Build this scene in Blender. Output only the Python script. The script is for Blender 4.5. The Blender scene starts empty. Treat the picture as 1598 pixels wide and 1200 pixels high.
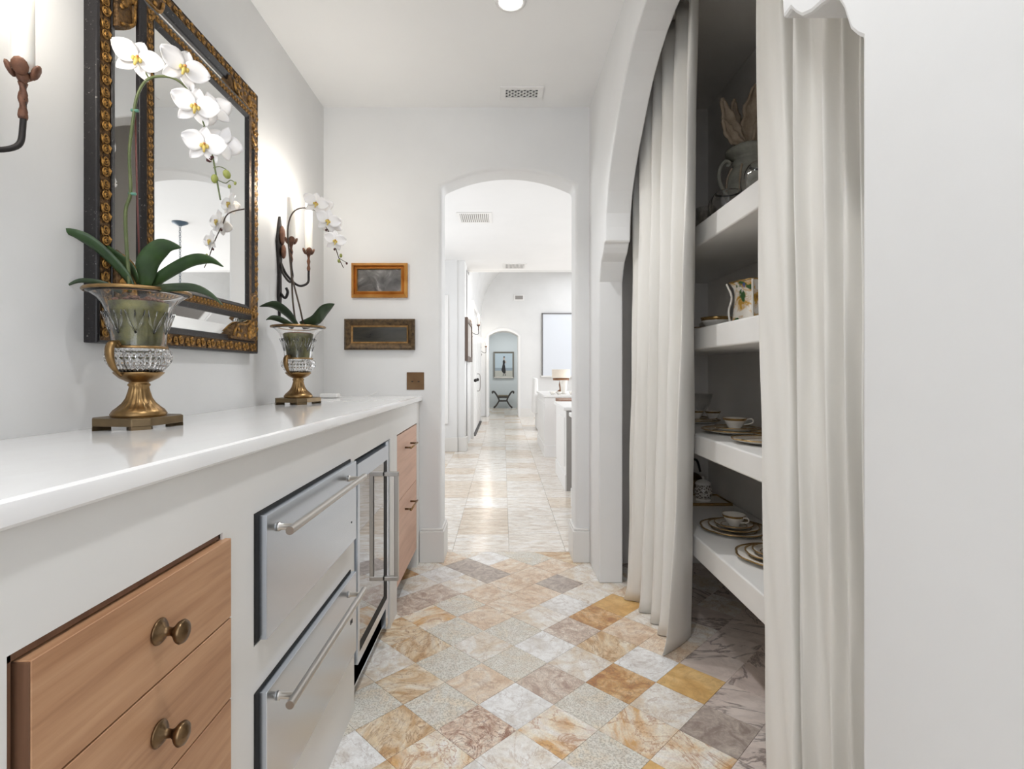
import bpy, bmesh, math, random
from mathutils import Vector, Matrix
random.seed(7)
R = math.radians
PI = math.pi
sc = bpy.context.scene
C = sc.collection

# ------------------------------------------------------------------ camera, world, lights, exposure
HC = 1.05            # eye height
FX = 825.0           # focal length in pixels of the 1598 wide frame
VX, VY = 785.0, 579.0
cam = bpy.data.cameras.new('camera'); camo = bpy.data.objects.new('camera', cam); C.objects.link(camo)
camo.location = (0, 0, HC); camo.rotation_euler = (R(90), 0, 0)
cam.sensor_width = 36; cam.lens = 36 * FX / 1598
cam.shift_x = (799 - VX) / 1598; cam.shift_y = -(600 - VY) / 1598
cam.clip_start = 0.02; cam.clip_end = 60
sc.camera = camo
sc.view_settings.view_transform = 'Standard'; sc.view_settings.look = 'None'
sc.view_settings.gamma = 1; sc.view_settings.use_curve_mapping = False
sc.view_settings.exposure = 0.13
w = bpy.data.worlds.new('world'); sc.world = w; w.use_nodes = True
w.node_tree.nodes['Background'].inputs[0].default_value = (0.94, 0.985, 1.08, 1)
w.node_tree.nodes['Background'].inputs[1].default_value = 1.45

def area_light(name, loc, rot, sx, sy, power, col=(1, 0.98, 0.95), spread=180):
    l = bpy.data.lights.new(name, 'AREA'); l.shape = 'RECTANGLE'; l.size = sx; l.size_y = sy
    l.energy = power; l.color = col; l.spread = R(spread)
    o = bpy.data.objects.new(name, l); C.objects.link(o); o.location = loc; o.rotation_euler = rot
    return o
# unseen area lights added to brighten the hall, rooms beyond and passage
area_light('kitchen_fill_light', (4.3, 6.0, 1.6), (0, R(90), 0), 2.2, 5.0, 138, (0.955, 0.985, 1.035))  # fill added out of view on the right; no window stands there
area_light('far_room_light', (2.2, 9.9, 3.3), (0, 0, 0), 2.0, 3.6, 58, (0.955, 0.985, 1.035))
area_light('hall_left_light', (-1.55, 5.0, 1.5), (0, R(-90), 0), 1.8, 2.4, 24, (0.955, 0.985, 1.035))
area_light('rear_fill_light', (0.0, -1.6, 1.5), (R(-90), 0, R(180)), 1.5, 1.9, 15, (0.955, 0.985, 1.035))  # fill added behind the camera to lift curtains and near surfaces
area_light('alcove_light', (0.1, 14.0, 2.3), (0, 0, 0), 0.8, 0.8, 16, (0.97, 0.99, 1.0))
def spot(name, loc, power, col=(0.98, 1.0, 1.035)):
    l = bpy.data.lights.new(name, 'SPOT'); l.energy = power; l.spot_size = R(110); l.spot_blend = 0.9
    l.shadow_soft_size = 0.045; l.color = col
    o = bpy.data.objects.new(name, l); C.objects.link(o); o.location = loc
    return o
for i, y in enumerate((2.07, 0.62, -0.8)):
    spot('downlight_lamp', (0.03, y, 2.47), 33)

# ------------------------------------------------------------------ materials
def lin(c):
    return tuple(((v / 255) / 12.92 if v / 255 <= 0.04045 else ((v / 255 + 0.055) / 1.055) ** 2.4) for v in c) + (1,)
class N:
    def __init__(s, name):
        s.m = bpy.data.materials.new(name); s.m.use_nodes = True
        s.t = s.m.node_tree; s.b = s.t.nodes['Principled BSDF']
    def n(s, typ, **k):
        o = s.t.nodes.new(typ)
        for a, v in k.items():
            if a in o.inputs: o.inputs[a].default_value = v
            else: setattr(o, a, v)
        return o
    def l(s, a, b): s.t.links.new(a, b)
    def set(s, **k):
        for a, v in k.items(): s.b.inputs[a.replace('_', ' ')].default_value = v
    def coord(s, scale=(1, 1, 1), rnd=False):
        tc = s.n('ShaderNodeTexCoord'); mp = s.n('ShaderNodeMapping'); mp.inputs['Scale'].default_value = scale
        s.l(tc.outputs['Object'], mp.inputs[0])
        if rnd:
            oi = s.n('ShaderNodeObjectInfo'); mul = s.n('ShaderNodeMath', operation='MULTIPLY'); mul.inputs[1].default_value = 37.0
            s.l(oi.outputs['Random'], mul.inputs[0])
            cb = s.n('ShaderNodeCombineXYZ'); s.l(mul.outputs[0], cb.inputs[0]); s.l(mul.outputs[0], cb.inputs[2])
            s.l(cb.outputs[0], mp.inputs['Location'])
        return mp.outputs[0]
    def noise(s, vec, scale, detail=4, rough=0.55, dist=0.0):
        o = s.n('ShaderNodeTexNoise'); o.inputs['Scale'].default_value = scale; o.inputs['Detail'].default_value = detail
        o.inputs['Roughness'].default_value = rough; o.inputs['Distortion'].default_value = dist
        s.l(vec, o.inputs['Vector']); return o.outputs['Fac']
    def ramp(s, fac, stops):
        o = s.n('ShaderNodeValToRGB'); e = o.color_ramp.elements
        e[0].position, e[0].color = stops[0]; e[1].position, e[1].color = stops[-1]
        for p, c in stops[1:-1]:
            x = e.new(p); x.color = c
        s.l(fac, o.inputs[0]); return o.outputs[0]
    def mix(s, fac, a, b, typ='MIX'):
        o = s.n('ShaderNodeMix', data_type='RGBA', blend_type=typ)
        if hasattr(fac, 'links'): s.l(fac, o.inputs[0])
        else: o.inputs[0].default_value = fac
        for v, i in ((a, 6), (b, 7)):
            if hasattr(v, 'links'): s.l(v, o.inputs[i])
            else: o.inputs[i].default_value = v
        return o.outputs[2]
    def bump(s, h, strength=0.2, dist=0.01):
        o = s.n('ShaderNodeBump'); o.inputs['Strength'].default_value = strength; o.inputs['Distance'].default_value = dist
        s.l(h, o.inputs['Height']); s.l(o.outputs[0], s.b.inputs['Normal'])
BW = lambda v: (v, v, v, 1)

def plain(name, col, rough=0.5, metal=0.0, **k):
    q = N(name); q.set(Base_Color=lin(col), Roughness=rough, Metallic=metal, **k); return q.m
def mottled(name, c1, c2, scale=4, rough=0.6, metal=0.0, bump=0.1, bscale=30, bdist=0.004, stretch=(1, 1, 1)):
    q = N(name); v = q.coord(stretch)
    f = q.noise(v, scale, 5)
    q.l(q.ramp(f, [(0.3, lin(c1)), (0.7, lin(c2))]), q.b.inputs['Base Color'])
    q.set(Roughness=rough, Metallic=metal)
    q.bump(q.noise(v, bscale, 4), bump, bdist); return q.m

plaster = mottled('plaster', (222, 222, 221), (229, 229, 228), 2.0, 0.62, bump=0.12, bscale=9, bdist=0.006)
plaster_dark = mottled('pantry_plaster', (226, 222, 216), (233, 229, 223), 2.0, 0.8, bump=0.1, bscale=9)
ceil_m = mottled('ceiling_plaster', (237, 237, 236), (241, 241, 240), 1.5, 0.8, bump=0.06, bscale=7)
trim_m = plain('trim_paint', (226, 224, 220), 0.42)
white_m = plain('white_paint', (236, 235, 233), 0.4)
shelf_m = mottled('shelf_plaster', (231, 229, 225), (237, 235, 231), 3, 0.5, bump=0.05, bscale=9)
black_m = plain('black_gap', (18, 17, 17), 0.7)

q = N('counter_stone'); v = q.coord((1, 0.35, 1))
f = q.noise(v, 3.0, 6, 0.6, 1.2)
q.l(q.ramp(f, [(0.42, lin((240, 240, 239))), (0.5, lin((239, 238, 237))), (0.56, lin((241, 241, 240)))]), q.b.inputs['Base Color'])
q.set(Roughness=0.08, Specular_IOR_Level=0.55); counter_m = q.m

def wood(name, c1, c2, c3, axis=1, rough=0.45):
    q = N(name); s = [60, 60, 60]; s[axis] = 3.0
    v = q.coord(tuple(s))
    f = q.noise(v, 1.0, 6, 0.65, 0.4)
    col = q.ramp(f, [(0.3, lin(c1)), (0.5, lin(c2)), (0.72, lin(c3))])
    s2 = [12, 12, 12]; s2[axis] = 1.2
    f2 = q.noise(q.coord(tuple(s2)), 1.0, 3, 0.5, 0.8)
    col = q.mix(0.35, col, q.ramp(f2, [(0.35, lin(c1)), (0.65, lin(c3))]))
    q.l(col, q.b.inputs['Base Color']); q.set(Roughness=rough)
    q.bump(f, 0.12, 0.002); return q.m
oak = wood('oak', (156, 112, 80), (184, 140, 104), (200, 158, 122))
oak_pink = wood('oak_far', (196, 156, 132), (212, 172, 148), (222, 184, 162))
walnut = wood('walnut', (90, 62, 46), (112, 80, 60), (128, 94, 72), 2)
brown_wood = wood('brown_wood', (104, 66, 38), (136, 90, 56), (150, 104, 66), 0)

q = N('stainless'); v = q.coord((2, 2, 220)); f = q.noise(v, 1.0, 3)
q.set(Base_Color=lin((208, 216, 226)), Metallic=1.0, Roughness=0.26)
q.bump(f, 0.03, 0.001); steel = q.m
q = N('stainless_bar'); q.set(Base_Color=lin((190, 186, 180)), Metallic=1.0, Roughness=0.28); steel_bar = q.m
brass_dark = mottled('aged_bronze', (92, 74, 54), (128, 104, 76), 40, 0.32, 1.0, 0.1, 80)
brass_gold = mottled('aged_brass', (122, 98, 66), (166, 134, 90), 30, 0.33, 1.0, 0.25, 90, 0.002)
plinth_m = mottled('plinth_bronze', (96, 82, 62), (122, 104, 78), 20, 0.4, 0.85, 0.1, 60)
iron = mottled('black_iron', (34, 32, 32), (52, 48, 46), 40, 0.5, 0.5, 0.2, 90)
rust = mottled('rusted_iron', (86, 58, 46), (128, 88, 66), 60, 0.55, 0.35, 0.35, 120, 0.002)
gilt = mottled('frame_gilt', (66, 46, 24), (206, 156, 84), 60, 0.36, 0.75, 0.9, 160, 0.004)
gilt_dark = mottled('frame_gilt_dark', (52, 40, 28), (140, 106, 66), 90, 0.45, 0.6, 0.9, 170, 0.004)
gilt_pic = mottled('picture_gilt', (176, 114, 44), (214, 158, 84), 14, 0.35, 0.6, 0.2, 60)
pic_dark = mottled('picture_antique_frame', (58, 46, 34), (120, 98, 70), 60, 0.42, 0.55, 0.5, 120, 0.003)
pic_edge = mottled('picture_inner_gilt', (150, 112, 66), (196, 158, 104), 40, 0.35, 0.7, 0.2, 60)
q = N('black_lacquer'); v = q.coord(); f = q.noise(v, 150, 3, 0.7)
q.l(q.ramp(f, [(0.0, lin((24, 22, 23))), (0.66, lin((34, 31, 32))), (0.72, lin((168, 162, 156)))]), q.b.inputs['Base Color'])
q.set(Roughness=0.35); q.bump(f, 0.3, 0.002); lacquer = q.m
q = N('mirror_glass'); q.set(Base_Color=(0.9, 0.91, 0.91, 1), Metallic=1.0, Roughness=0.015); mirror_m = q.m
q = N('crystal'); q.set(Base_Color=(1, 1, 1, 1), Roughness=0.02, Transmission_Weight=1.0, IOR=1.42); crystal = q.m
q = N('thin_glass'); tp = q.n('ShaderNodeBsdfTransparent'); gs = q.n('ShaderNodeBsdfGlossy'); gs.inputs['Roughness'].default_value = .05
fr_ = q.n('ShaderNodeLayerWeight'); fr_.inputs[0].default_value = .35; mxg = q.n('ShaderNodeMixShader')
q.l(fr_.outputs['Facing'], mxg.inputs[0]); q.l(tp.outputs[0], mxg.inputs[1]); q.l(gs.outputs[0], mxg.inputs[2]); q.l(mxg.outputs[0], q.t.nodes['Material Output'].inputs[0]); thin_glass = q.m
q = N('door_glass'); q.set(Base_Color=(0.02, 0.02, 0.022, 1), Roughness=0.03, Specular_IOR_Level=1.0, Coat_Weight=1.0, Coat_IOR=1.55, Coat_Roughness=0.02); dark_glass = q.m
leaf_m = mottled('orchid_leaf', (34, 56, 30), (56, 84, 42), 18, 0.36, 0, 0.12, 40)
leaf_dk = mottled('orchid_leaf_dark', (36, 52, 34), (58, 76, 48), 18, 0.36, 0, 0.12, 40)
stem_m = mottled('orchid_stem', (74, 88, 50), (98, 108, 64), 20, 0.5, 0, 0.1, 60)
stem_dk = mottled('orchid_stem_dark', (62, 46, 38), (80, 66, 48), 20, 0.5, 0, 0.1, 60)
stake_m = plain('stake', (96, 52, 48), 0.5)
clip_m = plain('clip_green', (88, 140, 122), 0.4)
bud_m = plain('bud', (146, 152, 76), 0.5)
node_m = plain('stem_node', (78, 36, 36), 0.6)
bark_m = mottled('bark', (92, 60, 46), (150, 104, 80), 60, 0.8, 0, 0.6, 90)
moss_m = mottled('moss', (50, 50, 40), (140, 136, 78), 22, 0.9, 0, 0.6, 60)
q = N('petal'); q.set(Base_Color=lin((246, 243, 241)), Roughness=0.45, Subsurface_Weight=0.12, Subsurface_Radius=(0.02, 0.018, 0.015)); petal_m = q.m
lip_m = plain('orchid_lip', (226, 200, 110), 0.5)
lip_r = plain('orchid_throat', (196, 118, 60), 0.5)
q = N('bulb'); q.set(Base_Color=(1, 1, 1, 1), Emission_Color=(1, 0.93, 0.82, 1), Emission_Strength=40.0); bulb_m = q.m
q = N('candle'); q.set(Base_Color=lin((243, 240, 233)), Roughness=0.35, Subsurface_Weight=0.4, Subsurface_Radius=(0.03, 0.025, 0.02)); candle_m = q.m
q = N('lamp_disc'); q.set(Base_Color=(1, 1, 1, 1), Emission_Color=(1, 0.97, 0.92, 1), Emission_Strength=14.0); disc_m = q.m
q = N('china'); q.set(Base_Color=lin((236, 231, 222)), Roughness=0.15, Coat_Weight=0.5); china = q.m
gold_rim = plain('china_gilding', (176, 142, 88), 0.25, 0.7)
grey_m = plain('grey_panel', (150, 146, 142), 0.5)

# linen
q = N('linen'); v = q.coord((1, 1, 0.15)); v2 = q.coord((260, 260, 260))
f = q.noise(v, 9, 5, 0.6)
q.l(q.ramp(f, [(0.3, lin((240, 237, 230))), (0.7, lin((247, 245, 240)))]), q.b.inputs['Base Color'])
q.set(Roughness=0.85, Sheen_Weight=0.15)
q.bump(q.noise(v2, 1.0, 2), 0.15, 0.001)
tr = q.n('ShaderNodeBsdfTranslucent'); tr.inputs[0].default_value = lin((236, 230, 216))
mx = q.n('ShaderNodeMixShader'); mx.inputs[0].default_value = 0.12
out = q.t.nodes['Material Output']
q.l(q.b.outputs[0], mx.inputs[1]); q.l(tr.outputs[0], mx.inputs[2]); q.l(mx.outputs[0], out.inputs[0]); linen = q.m

# stone tiles
def stone(name, c0, c1, c2, speck=0.0, vein=0.0, vcol=(120, 90, 70), scale=9, stretch=(1, 1, 1), patch=0.5, rough=0.3):
    q = N(name); v = q.coord(stretch, True)
    big = q.noise(v, scale, 5, 0.62, 1.6)
    col = q.ramp(big, [(0.36, lin(c0)), (0.5, lin(c1)), (0.64, lin(c2))])
    fine = q.noise(v, scale * 5, 5, 0.7, 0.6)
    col = q.mix(q.ramp(fine, [(0.34, BW(0.6)), (0.56, BW(0))]), col, q.mix(0.55, col, lin(vcol)))
    if speck:
        sp = q.noise(v, 190, 2, 0.6)
        col = q.mix(q.ramp(sp, [(0.38, BW(speck)), (0.54, BW(0))]), col, lin((150, 142, 124)))
    if vein:
        vn = q.noise(v, scale * 0.62, 7, 0.62, 2.6)
        fac = q.ramp(vn, [(0.478, BW(0)), (0.497, BW(vein)), (0.516, BW(0))])
        col = q.mix(fac, col, lin(vcol))
    q.l(col, q.b.inputs['Base Color']); q.set(Roughness=rough, Specular_IOR_Level=0.5)
    q.bump(fine, 0.05, 0.002); return q.m
ST = {
 'A': stone('stone_cream', (247, 245, 241), (240, 235, 226), (226, 210, 188), 0.15, 0.5, (178, 150, 124), 7),
 'W': stone('stone_white', (249, 249, 248), (243, 242, 240), (222, 216, 208), 0.12, 0.4, (166, 150, 138), 7),
 'B': stone('stone_speckled', (236, 233, 225), (230, 227, 217), (236, 224, 204), 0.55, 0.25, (186, 160, 132), 6),
 'C': stone('stone_tan', (243, 232, 216), (236, 216, 192), (218, 188, 158), 0.2, 0.5, (172, 134, 106), 8),
 'T': stone('stone_honey', (244, 234, 216), (232, 210, 176), (204, 164, 118), 0.2, 0.8, (158, 118, 84), 6, (1, 2.0, 1)),
 'D': stone('stone_gold', (236, 202, 142), (226, 186, 122), (212, 168, 106), 0.0, 0.25, (168, 126, 82), 6),
 'O': stone('stone_rust', (232, 200, 156), (214, 168, 112), (182, 126, 78), 0.2, 0.5, (132, 90, 66), 11),
 'M': stone('stone_mauve', (238, 228, 216), (220, 202, 186), (186, 160, 144), 0.4, 0.5, (146, 112, 98), 13),
 'E': stone('stone_clotted', (244, 232, 216), (230, 206, 184), (168, 124, 100), 0.3, 1.0, (132, 86, 66), 15),
 'F': stone('stone_blush', (232, 220, 211), (226, 212, 202), (212, 196, 186), 0.05, 0.8, (104, 88, 82), 1.5, (1, 1.5, 1)),
 'G': stone('stone_taupe', (206, 194, 182), (182, 168, 158), (156, 140, 130), 0.1, 0.2, (120, 104, 94), 16),
 'H': stone('stone_amber_cloud', (247, 243, 236), (242, 230, 208), (222, 176, 116), 0.2, 0.7, (176, 118, 72), 5),
 'L': stone('stone_hall', (247, 244, 240), (240, 233, 222), (216, 202, 188), 0.04, 0.5, (172, 160, 150), 5, (1, 3.2, 1), rough=0.2),
 'K': stone('stone_hall_tan', (240, 230, 215), (228, 212, 192), (210, 190, 168), 0.04, 0.5, (164, 150, 138), 5, (1, 3.2, 1), rough=0.2),
}

# ------------------------------------------------------------------ geometry helpers
def obj(name, bm, m, parent=None, smooth=False, bevel=0, seg=2):
    bmesh.ops.recalc_face_normals(bm, faces=bm.faces)
    me = bpy.data.meshes.new(name); bm.to_mesh(me); bm.free()
    me.materials.append(m)
    if smooth:
        for p in me.polygons: p.use_smooth = True
    o = bpy.data.objects.new(name, me); C.objects.link(o)
    if parent is not None: o.parent = parent
    if bevel:
        b = o.modifiers.new('bevel', 'BEVEL'); b.width = bevel; b.segments = seg; b.limit_method = 'ANGLE'; b.angle_limit = R(40)
        b.harden_normals = False
        if smooth is None: pass
    return o
def B(): return bmesh.new()
def box(bm, x0, x1, y0, y1, z0, z1):
    vs = [bm.verts.new(p) for p in ((x0, y0, z0), (x1, y0, z0), (x1, y1, z0), (x0, y1, z0), (x0, y0, z1), (x1, y0, z1), (x1, y1, z1), (x0, y1, z1))]
    for f in ((3, 2, 1, 0), (4, 5, 6, 7), (0, 1, 5, 4), (1, 2, 6, 5), (2, 3, 7, 6), (3, 0, 4, 7)):
        bm.faces.new([vs[i] for i in f])
    return bm
def bx(*a): return box(B(), *a)
def prism(bm, pts, axis, a, b):
    """closed polygon pts (2-D) extruded along axis from a to b; axis 0: pts=(y,z), 1: (x,z), 2: (x,y)"""
    def P(p, t):
        return (t, p[0], p[1]) if axis == 0 else ((p[0], t, p[1]) if axis == 1 else (p[0], p[1], t))
    A = [bm.verts.new(P(p, a)) for p in pts]; Bv = [bm.verts.new(P(p, b)) for p in pts]
    n = len(pts)
    bm.faces.new(A); bm.faces.new(Bv[::-1])
    for i in range(n): bm.faces.new((A[i], Bv[i], Bv[(i + 1) % n], A[(i + 1) % n]))
    return bm
def lathe(bm, prof, cx=0, cy=0, cz=0, n=32, mod=None, cap=True, sx=1, sy=1):
    rings = []
    for k, (r, z) in enumerate(prof):
        ring = []
        for i in range(n):
            a = 2 * PI * i / n; rr = r * (mod(a, z, r) if mod else 1)
            ring.append(bm.verts.new((cx + rr * math.cos(a) * sx, cy + rr * math.sin(a) * sy, cz + z)))
        rings.append(ring)
    for k in range(len(rings) - 1):
        for i in range(n):
            j = (i + 1) % n
            bm.faces.new((rings[k][i], rings[k][j], rings[k + 1][j], rings[k + 1][i]))
    if cap:
        for rg in (rings[0], rings[-1]):
            try: bm.faces.new(rg)
            except ValueError: pass
    return bm
def smoothpath(pts, sub=6):
    pts = [Vector(p) for p in pts]; out = []
    P = [pts[0]] + pts + [pts[-1]]
    for i in range(1, len(P) - 2):
        for s in range(sub):
            t = s / sub
            out.append(0.5 * ((2 * P[i]) + (P[i + 1] - P[i - 1]) * t + (2 * P[i - 1] - 5 * P[i] + 4 * P[i + 1] - P[i + 2]) * t * t + (-P[i - 1] + 3 * P[i] - 3 * P[i + 1] + P[i + 2]) * t ** 3))
    out.append(pts[-1]); return out
def tube(bm, pts, r, n=8, cap=True, twist=None):
    pts = [Vector(p) for p in pts]; rings = []
    up = Vector((0, 0, 1))
    prev = None
    for i, p in enumerate(pts):
        d = (pts[min(i + 1, len(pts) - 1)] - pts[max(i - 1, 0)]).normalized()
        if prev is None:
            a = up if abs(d.dot(up)) < 0.9 else Vector((1, 0, 0))
            u = d.cross(a).normalized()
        else:
            u = (prev - d * prev.dot(d)).normalized()
        prev = u; v = d.cross(u)
        rr = r(i / (len(pts) - 1)) if callable(r) else r
        ring = []
        for k in range(n):
            a = 2 * PI * k / n
            q_ = rr
            if twist: q_ = rr * (1 + 0.28 * math.cos(2 * a + twist * i))
            ring.append(bm.verts.new(p + (u * math.cos(a) + v * math.sin(a)) * q_))
        rings.append(ring)
    for k in range(len(rings) - 1):
        for i in range(n):
            j = (i + 1) % n
            bm.faces.new((rings[k][i], rings[k][j], rings[k + 1][j], rings[k + 1][i]))
    if cap:
        bm.faces.new(rings[0][::-1]); bm.faces.new(rings[-1])
    return bm
def ball(bm, c, r, sx=1, sy=1, sz=1, sub=2, rot=None):
    m = Matrix.Translation(Vector(c)) @ (rot if rot else Matrix.Identity(4)) @ Matrix.Diagonal((sx * r, sy * r, sz * r, 1))
    bmesh.ops.create_icosphere(bm, subdivisions=sub, radius=1, matrix=m); return bm
def empty(name, loc=(0, 0, 0), rz=0):
    o = bpy.data.objects.new(name, None); C.objects.link(o); o.location = loc; o.rotation_euler = (0, 0, rz); o.empty_display_size = 0.05
    return o
def tag(o, label, cat, group=None, kind=None):
    o['label'] = label; o['category'] = cat
    if group: o['group'] = group
    if kind: o['kind'] = kind
    return o
def thing(name, label, cat, loc=(0, 0, 0), rz=0, group=None):
    return tag(empty(name, loc, rz), label, cat, group)
def struct(name, bm, m, **k):
    o = obj(name, bm, m, **k); o['kind'] = 'structure'; return o
def dup(root, loc=None, rz=None, label=None):
    def cp(o, par):
        c = o.copy(); C.objects.link(c); c.parent = par
        for ch in kids.get(o, []): cp(ch, c)
        return c
    kids = {}
    for o in bpy.data.objects:
        if o.parent: kids.setdefault(o.parent, []).append(o)
    r = cp(root, None)
    if loc is not None: r.location = loc
    if rz is not None: r.rotation_euler = (0, 0, rz)
    if label: r['label'] = label
    return r
# a point on a real plane seen at a photo pixel: used to read positions off the photograph
def onX(px, py, X): Y = FX * X / (px - VX); return Vector((X, Y, HC + (VY - py) * Y / FX))
def onY(px, py, Y): return Vector(((px - VX) * Y / FX, Y, HC + (VY - py) * Y / FX))

# ------------------------------------------------------------------ the setting
XL, XR, YB, TB = -0.987, 0.475, 2.907, 0.173
ZC = 2.5
YC = -1.8       # the passage goes on behind the camera and opens to a bright room
PX0, PX1 = XR + 0.1175, 1.12      # pantry
# floor: substrate + tiles
fl = struct('floor', bx(-2.2, 5.0, YC, 16.0, -0.06, -0.0035), plain('grout', (150, 138, 122), 0.8))
hd = 0.1185; cx0, cy0 = 0.397, 1.783; gap = 0.0008
YF = YB + 0.16
tmesh = {}
def tile_mesh(kind, pts, key):
    k = (kind, key)
    if k not in tmesh:
        bm = prism(B(), pts, 2, -0.012, 0.0)
        top = [f for f in bm.faces if f.normal.z > 0.5 or all(v.co.z > -1e-6 for v in f.verts)]
        bmesh.ops.recalc_face_normals(bm, faces=bm.faces)
        me = bpy.data.meshes.new('tile'); bm.to_mesh(me); bm.free(); me.materials.append(ST[kind]); tmesh[k] = me
    return tmesh[k]
TM = {(0,-4):'D',(-2,-4):'W',(2,-4):'F',(1,-3):'H',(-1,-3):'B',(-3,-3):'A',(-5,-3):'H',(3,-3):'F',(0,-2):'H',(2,-2):'G',(-2,-2):'H',
 (-4,-2):'E',(-6,-2):'T',(-8,-2):'B',(4,-2):'F',(1,-1):'A',(3,-1):'F',(-1,-1):'B',(-3,-1):'W',(-5,-1):'B',(-7,-1):'B',(0,0):'O',(2,0):'D',
 (4,0):'F',(-2,0):'M',(-4,0):'C',(-6,0):'T',(-8,0):'A',(1,1):'W',(3,1):'F',(-1,1):'A',(-3,1):'B',(-5,1):'B',(-7,1):'A',(5,1):'F',(2,2):'C',
 (0,2):'T',(-2,2):'W',(-4,2):'A',(-6,2):'T',(4,2):'F',(1,3):'C',(-1,3):'M',(-3,3):'B',(-5,3):'B',(-7,3):'T',(3,3):'A',(5,3):'F',(6,2):'F',
 (0,4):'O',(-2,4):'A',(-4,4):'C',(-6,4):'H',(2,4):'A',(-1,5):'W',(-3,5):'C',(-5,5):'B',(-7,5):'M',(1,5):'D',(-2,6):'C',(-4,6):'C',(-6,6):'M',
 (0,6):'A',(-1,7):'G',(-3,7):'C',(-5,7):'A',(-7,7):'A',(0,8):'A',(-2,8):'C',(-4,8):'G',(-6,8):'W',(-8,8):'O',(-5,9):'G',(-3,9):'C',(-1,9):'C',(1,9):'A'}
g = hd - gap
dia = [(0, -g), (g, 0), (0, g), (-g, 0)]
def clip_poly(pts, ax, lim, keep_less):
    out = []
    n = len(pts)
    for i in range(n):
        a, b = pts[i], pts[(i + 1) % n]
        ia = (a[ax] <= lim) == keep_less; ib = (b[ax] <= lim) == keep_less
        if ia: out.append(a)
        if ia != ib:
            t = (lim - a[ax]) / (b[ax] - a[ax]); out.append((a[0] + (b[0] - a[0]) * t, a[1] + (b[1] - a[1]) * t))
    return out
rnd = random.Random(3)
for j in range(-7, 13):
    for i in range(-8, 8):
        if (i + j) % 2: continue
        x, y = cx0 + i * hd, cy0 + j * hd
        if x < -0.62 or x > 1.2: continue
        kind = TM.get((i, j))
        if kind is None:
            kind = rnd.choice('FGFFA') if x > 0.75 else rnd.choice('ABCHWCTA')
        pts = dia; key = 'full'
        if y + hd > YF:
            pts = clip_poly(dia, 1, YF - y - 0.001, True); key = 'cut%d' % j
            if len(pts) < 3 or y - hd > YF - 0.01: continue
        o = bpy.data.objects.new('tile', tile_mesh(kind, pts, key)); C.objects.link(o); o.parent = fl
        o.location = (x, y, rnd.uniform(0, 0.0006)); o.rotation_euler.z = 0 if key != 'full' else rnd.choice((0, PI / 2, PI, -PI / 2))
T2 = 0.33
sq = [(0.0009, 0.0009), (T2 - 0.0009, 0.0009), (T2 - 0.0009, T2 - 0.0009), (0.0009, T2 - 0.0009)]
nY = 10
for j in range(nY):
    for i in range(-2, 3):
        kind = rnd.choice('LLLKLLK')
        o = bpy.data.objects.new('tile', tile_mesh(kind, sq, 'sq')); C.objects.link(o); o.parent = fl
        o.location = (0.035 + (i - (0)) * T2, YF + j * T2, rnd.uniform(0, 0.0004))
bm = B()
for kindk, col in (('L', 0), ('K', 1)):
    bm = B(); r2 = random.Random(5)
    for j in range(0, 39):
        for i in range(-7, 15):
            pick = r2.random() < 0.25
            if -2 <= i <= 2 and j < nY: continue
            if pick != bool(col): continue
            x, y = 0.035 + i * T2, YF + j * T2
            box(bm, x + 0.0009, x + T2 - 0.0009, y + 0.0009, y + T2 - 0.0009, -0.012, 0.0)
    o = obj('far_tiles', bm, ST[kindk], fl); o['kind'] = 'stuff'
# near passage tiles behind the camera
bm = B()
for j in range(-16, -7):
    for i in range(-9, 9):
        if (i + j) % 2: continue
        x, y = cx0 + i * hd, cy0 + j * hd
        if x < -0.62 or x > 1.1 or y - hd < YC: continue
        prism(bm, [(x + a, y + b) for a, b in dia], 2, -0.012, 0.0)
o = obj('rear_tiles', bm, ST['A'], fl); o['kind'] = 'stuff'

struct('ceiling_1', bx(-2.2, 4.6, YC, 7.6, ZC, ZC + 0.12), ceil_m)
struct('wall_left', bx(XL - 0.15, XL, YC, YB, 0, ZC), plaster)
# back wall with the shallow arched doorway
DX0, DX1, DS, DA = -0.337, 0.397, 2.07, 2.158
def segarch(x0, x1, zs, za, n=20):
    h = za - zs; w_ = (x1 - x0) / 2; rad = (w_ * w_ + h * h) / (2 * h); cxm = (x0 + x1) / 2; cz = za - rad
    a0 = math.asin(w_ / rad)
    return [(cxm - rad * math.sin(a0 - 2 * a0 * i / n), cz + rad * math.cos(a0 - 2 * a0 * i / n)) for i in range(n + 1)]
arch = segarch(DX0, DX1, DS, DA)
bm = prism(B(), [(-2.2, -.05), (-2.2, ZC + .08), (4.6, ZC + .08), (4.6, -.05), (DX1, -.05)] + arch[::-1] + [(DX0, -.05)], 1, YB, YB + TB)
o = struct('wall_back', bm, plaster, bevel=0.02, seg=4)
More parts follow.
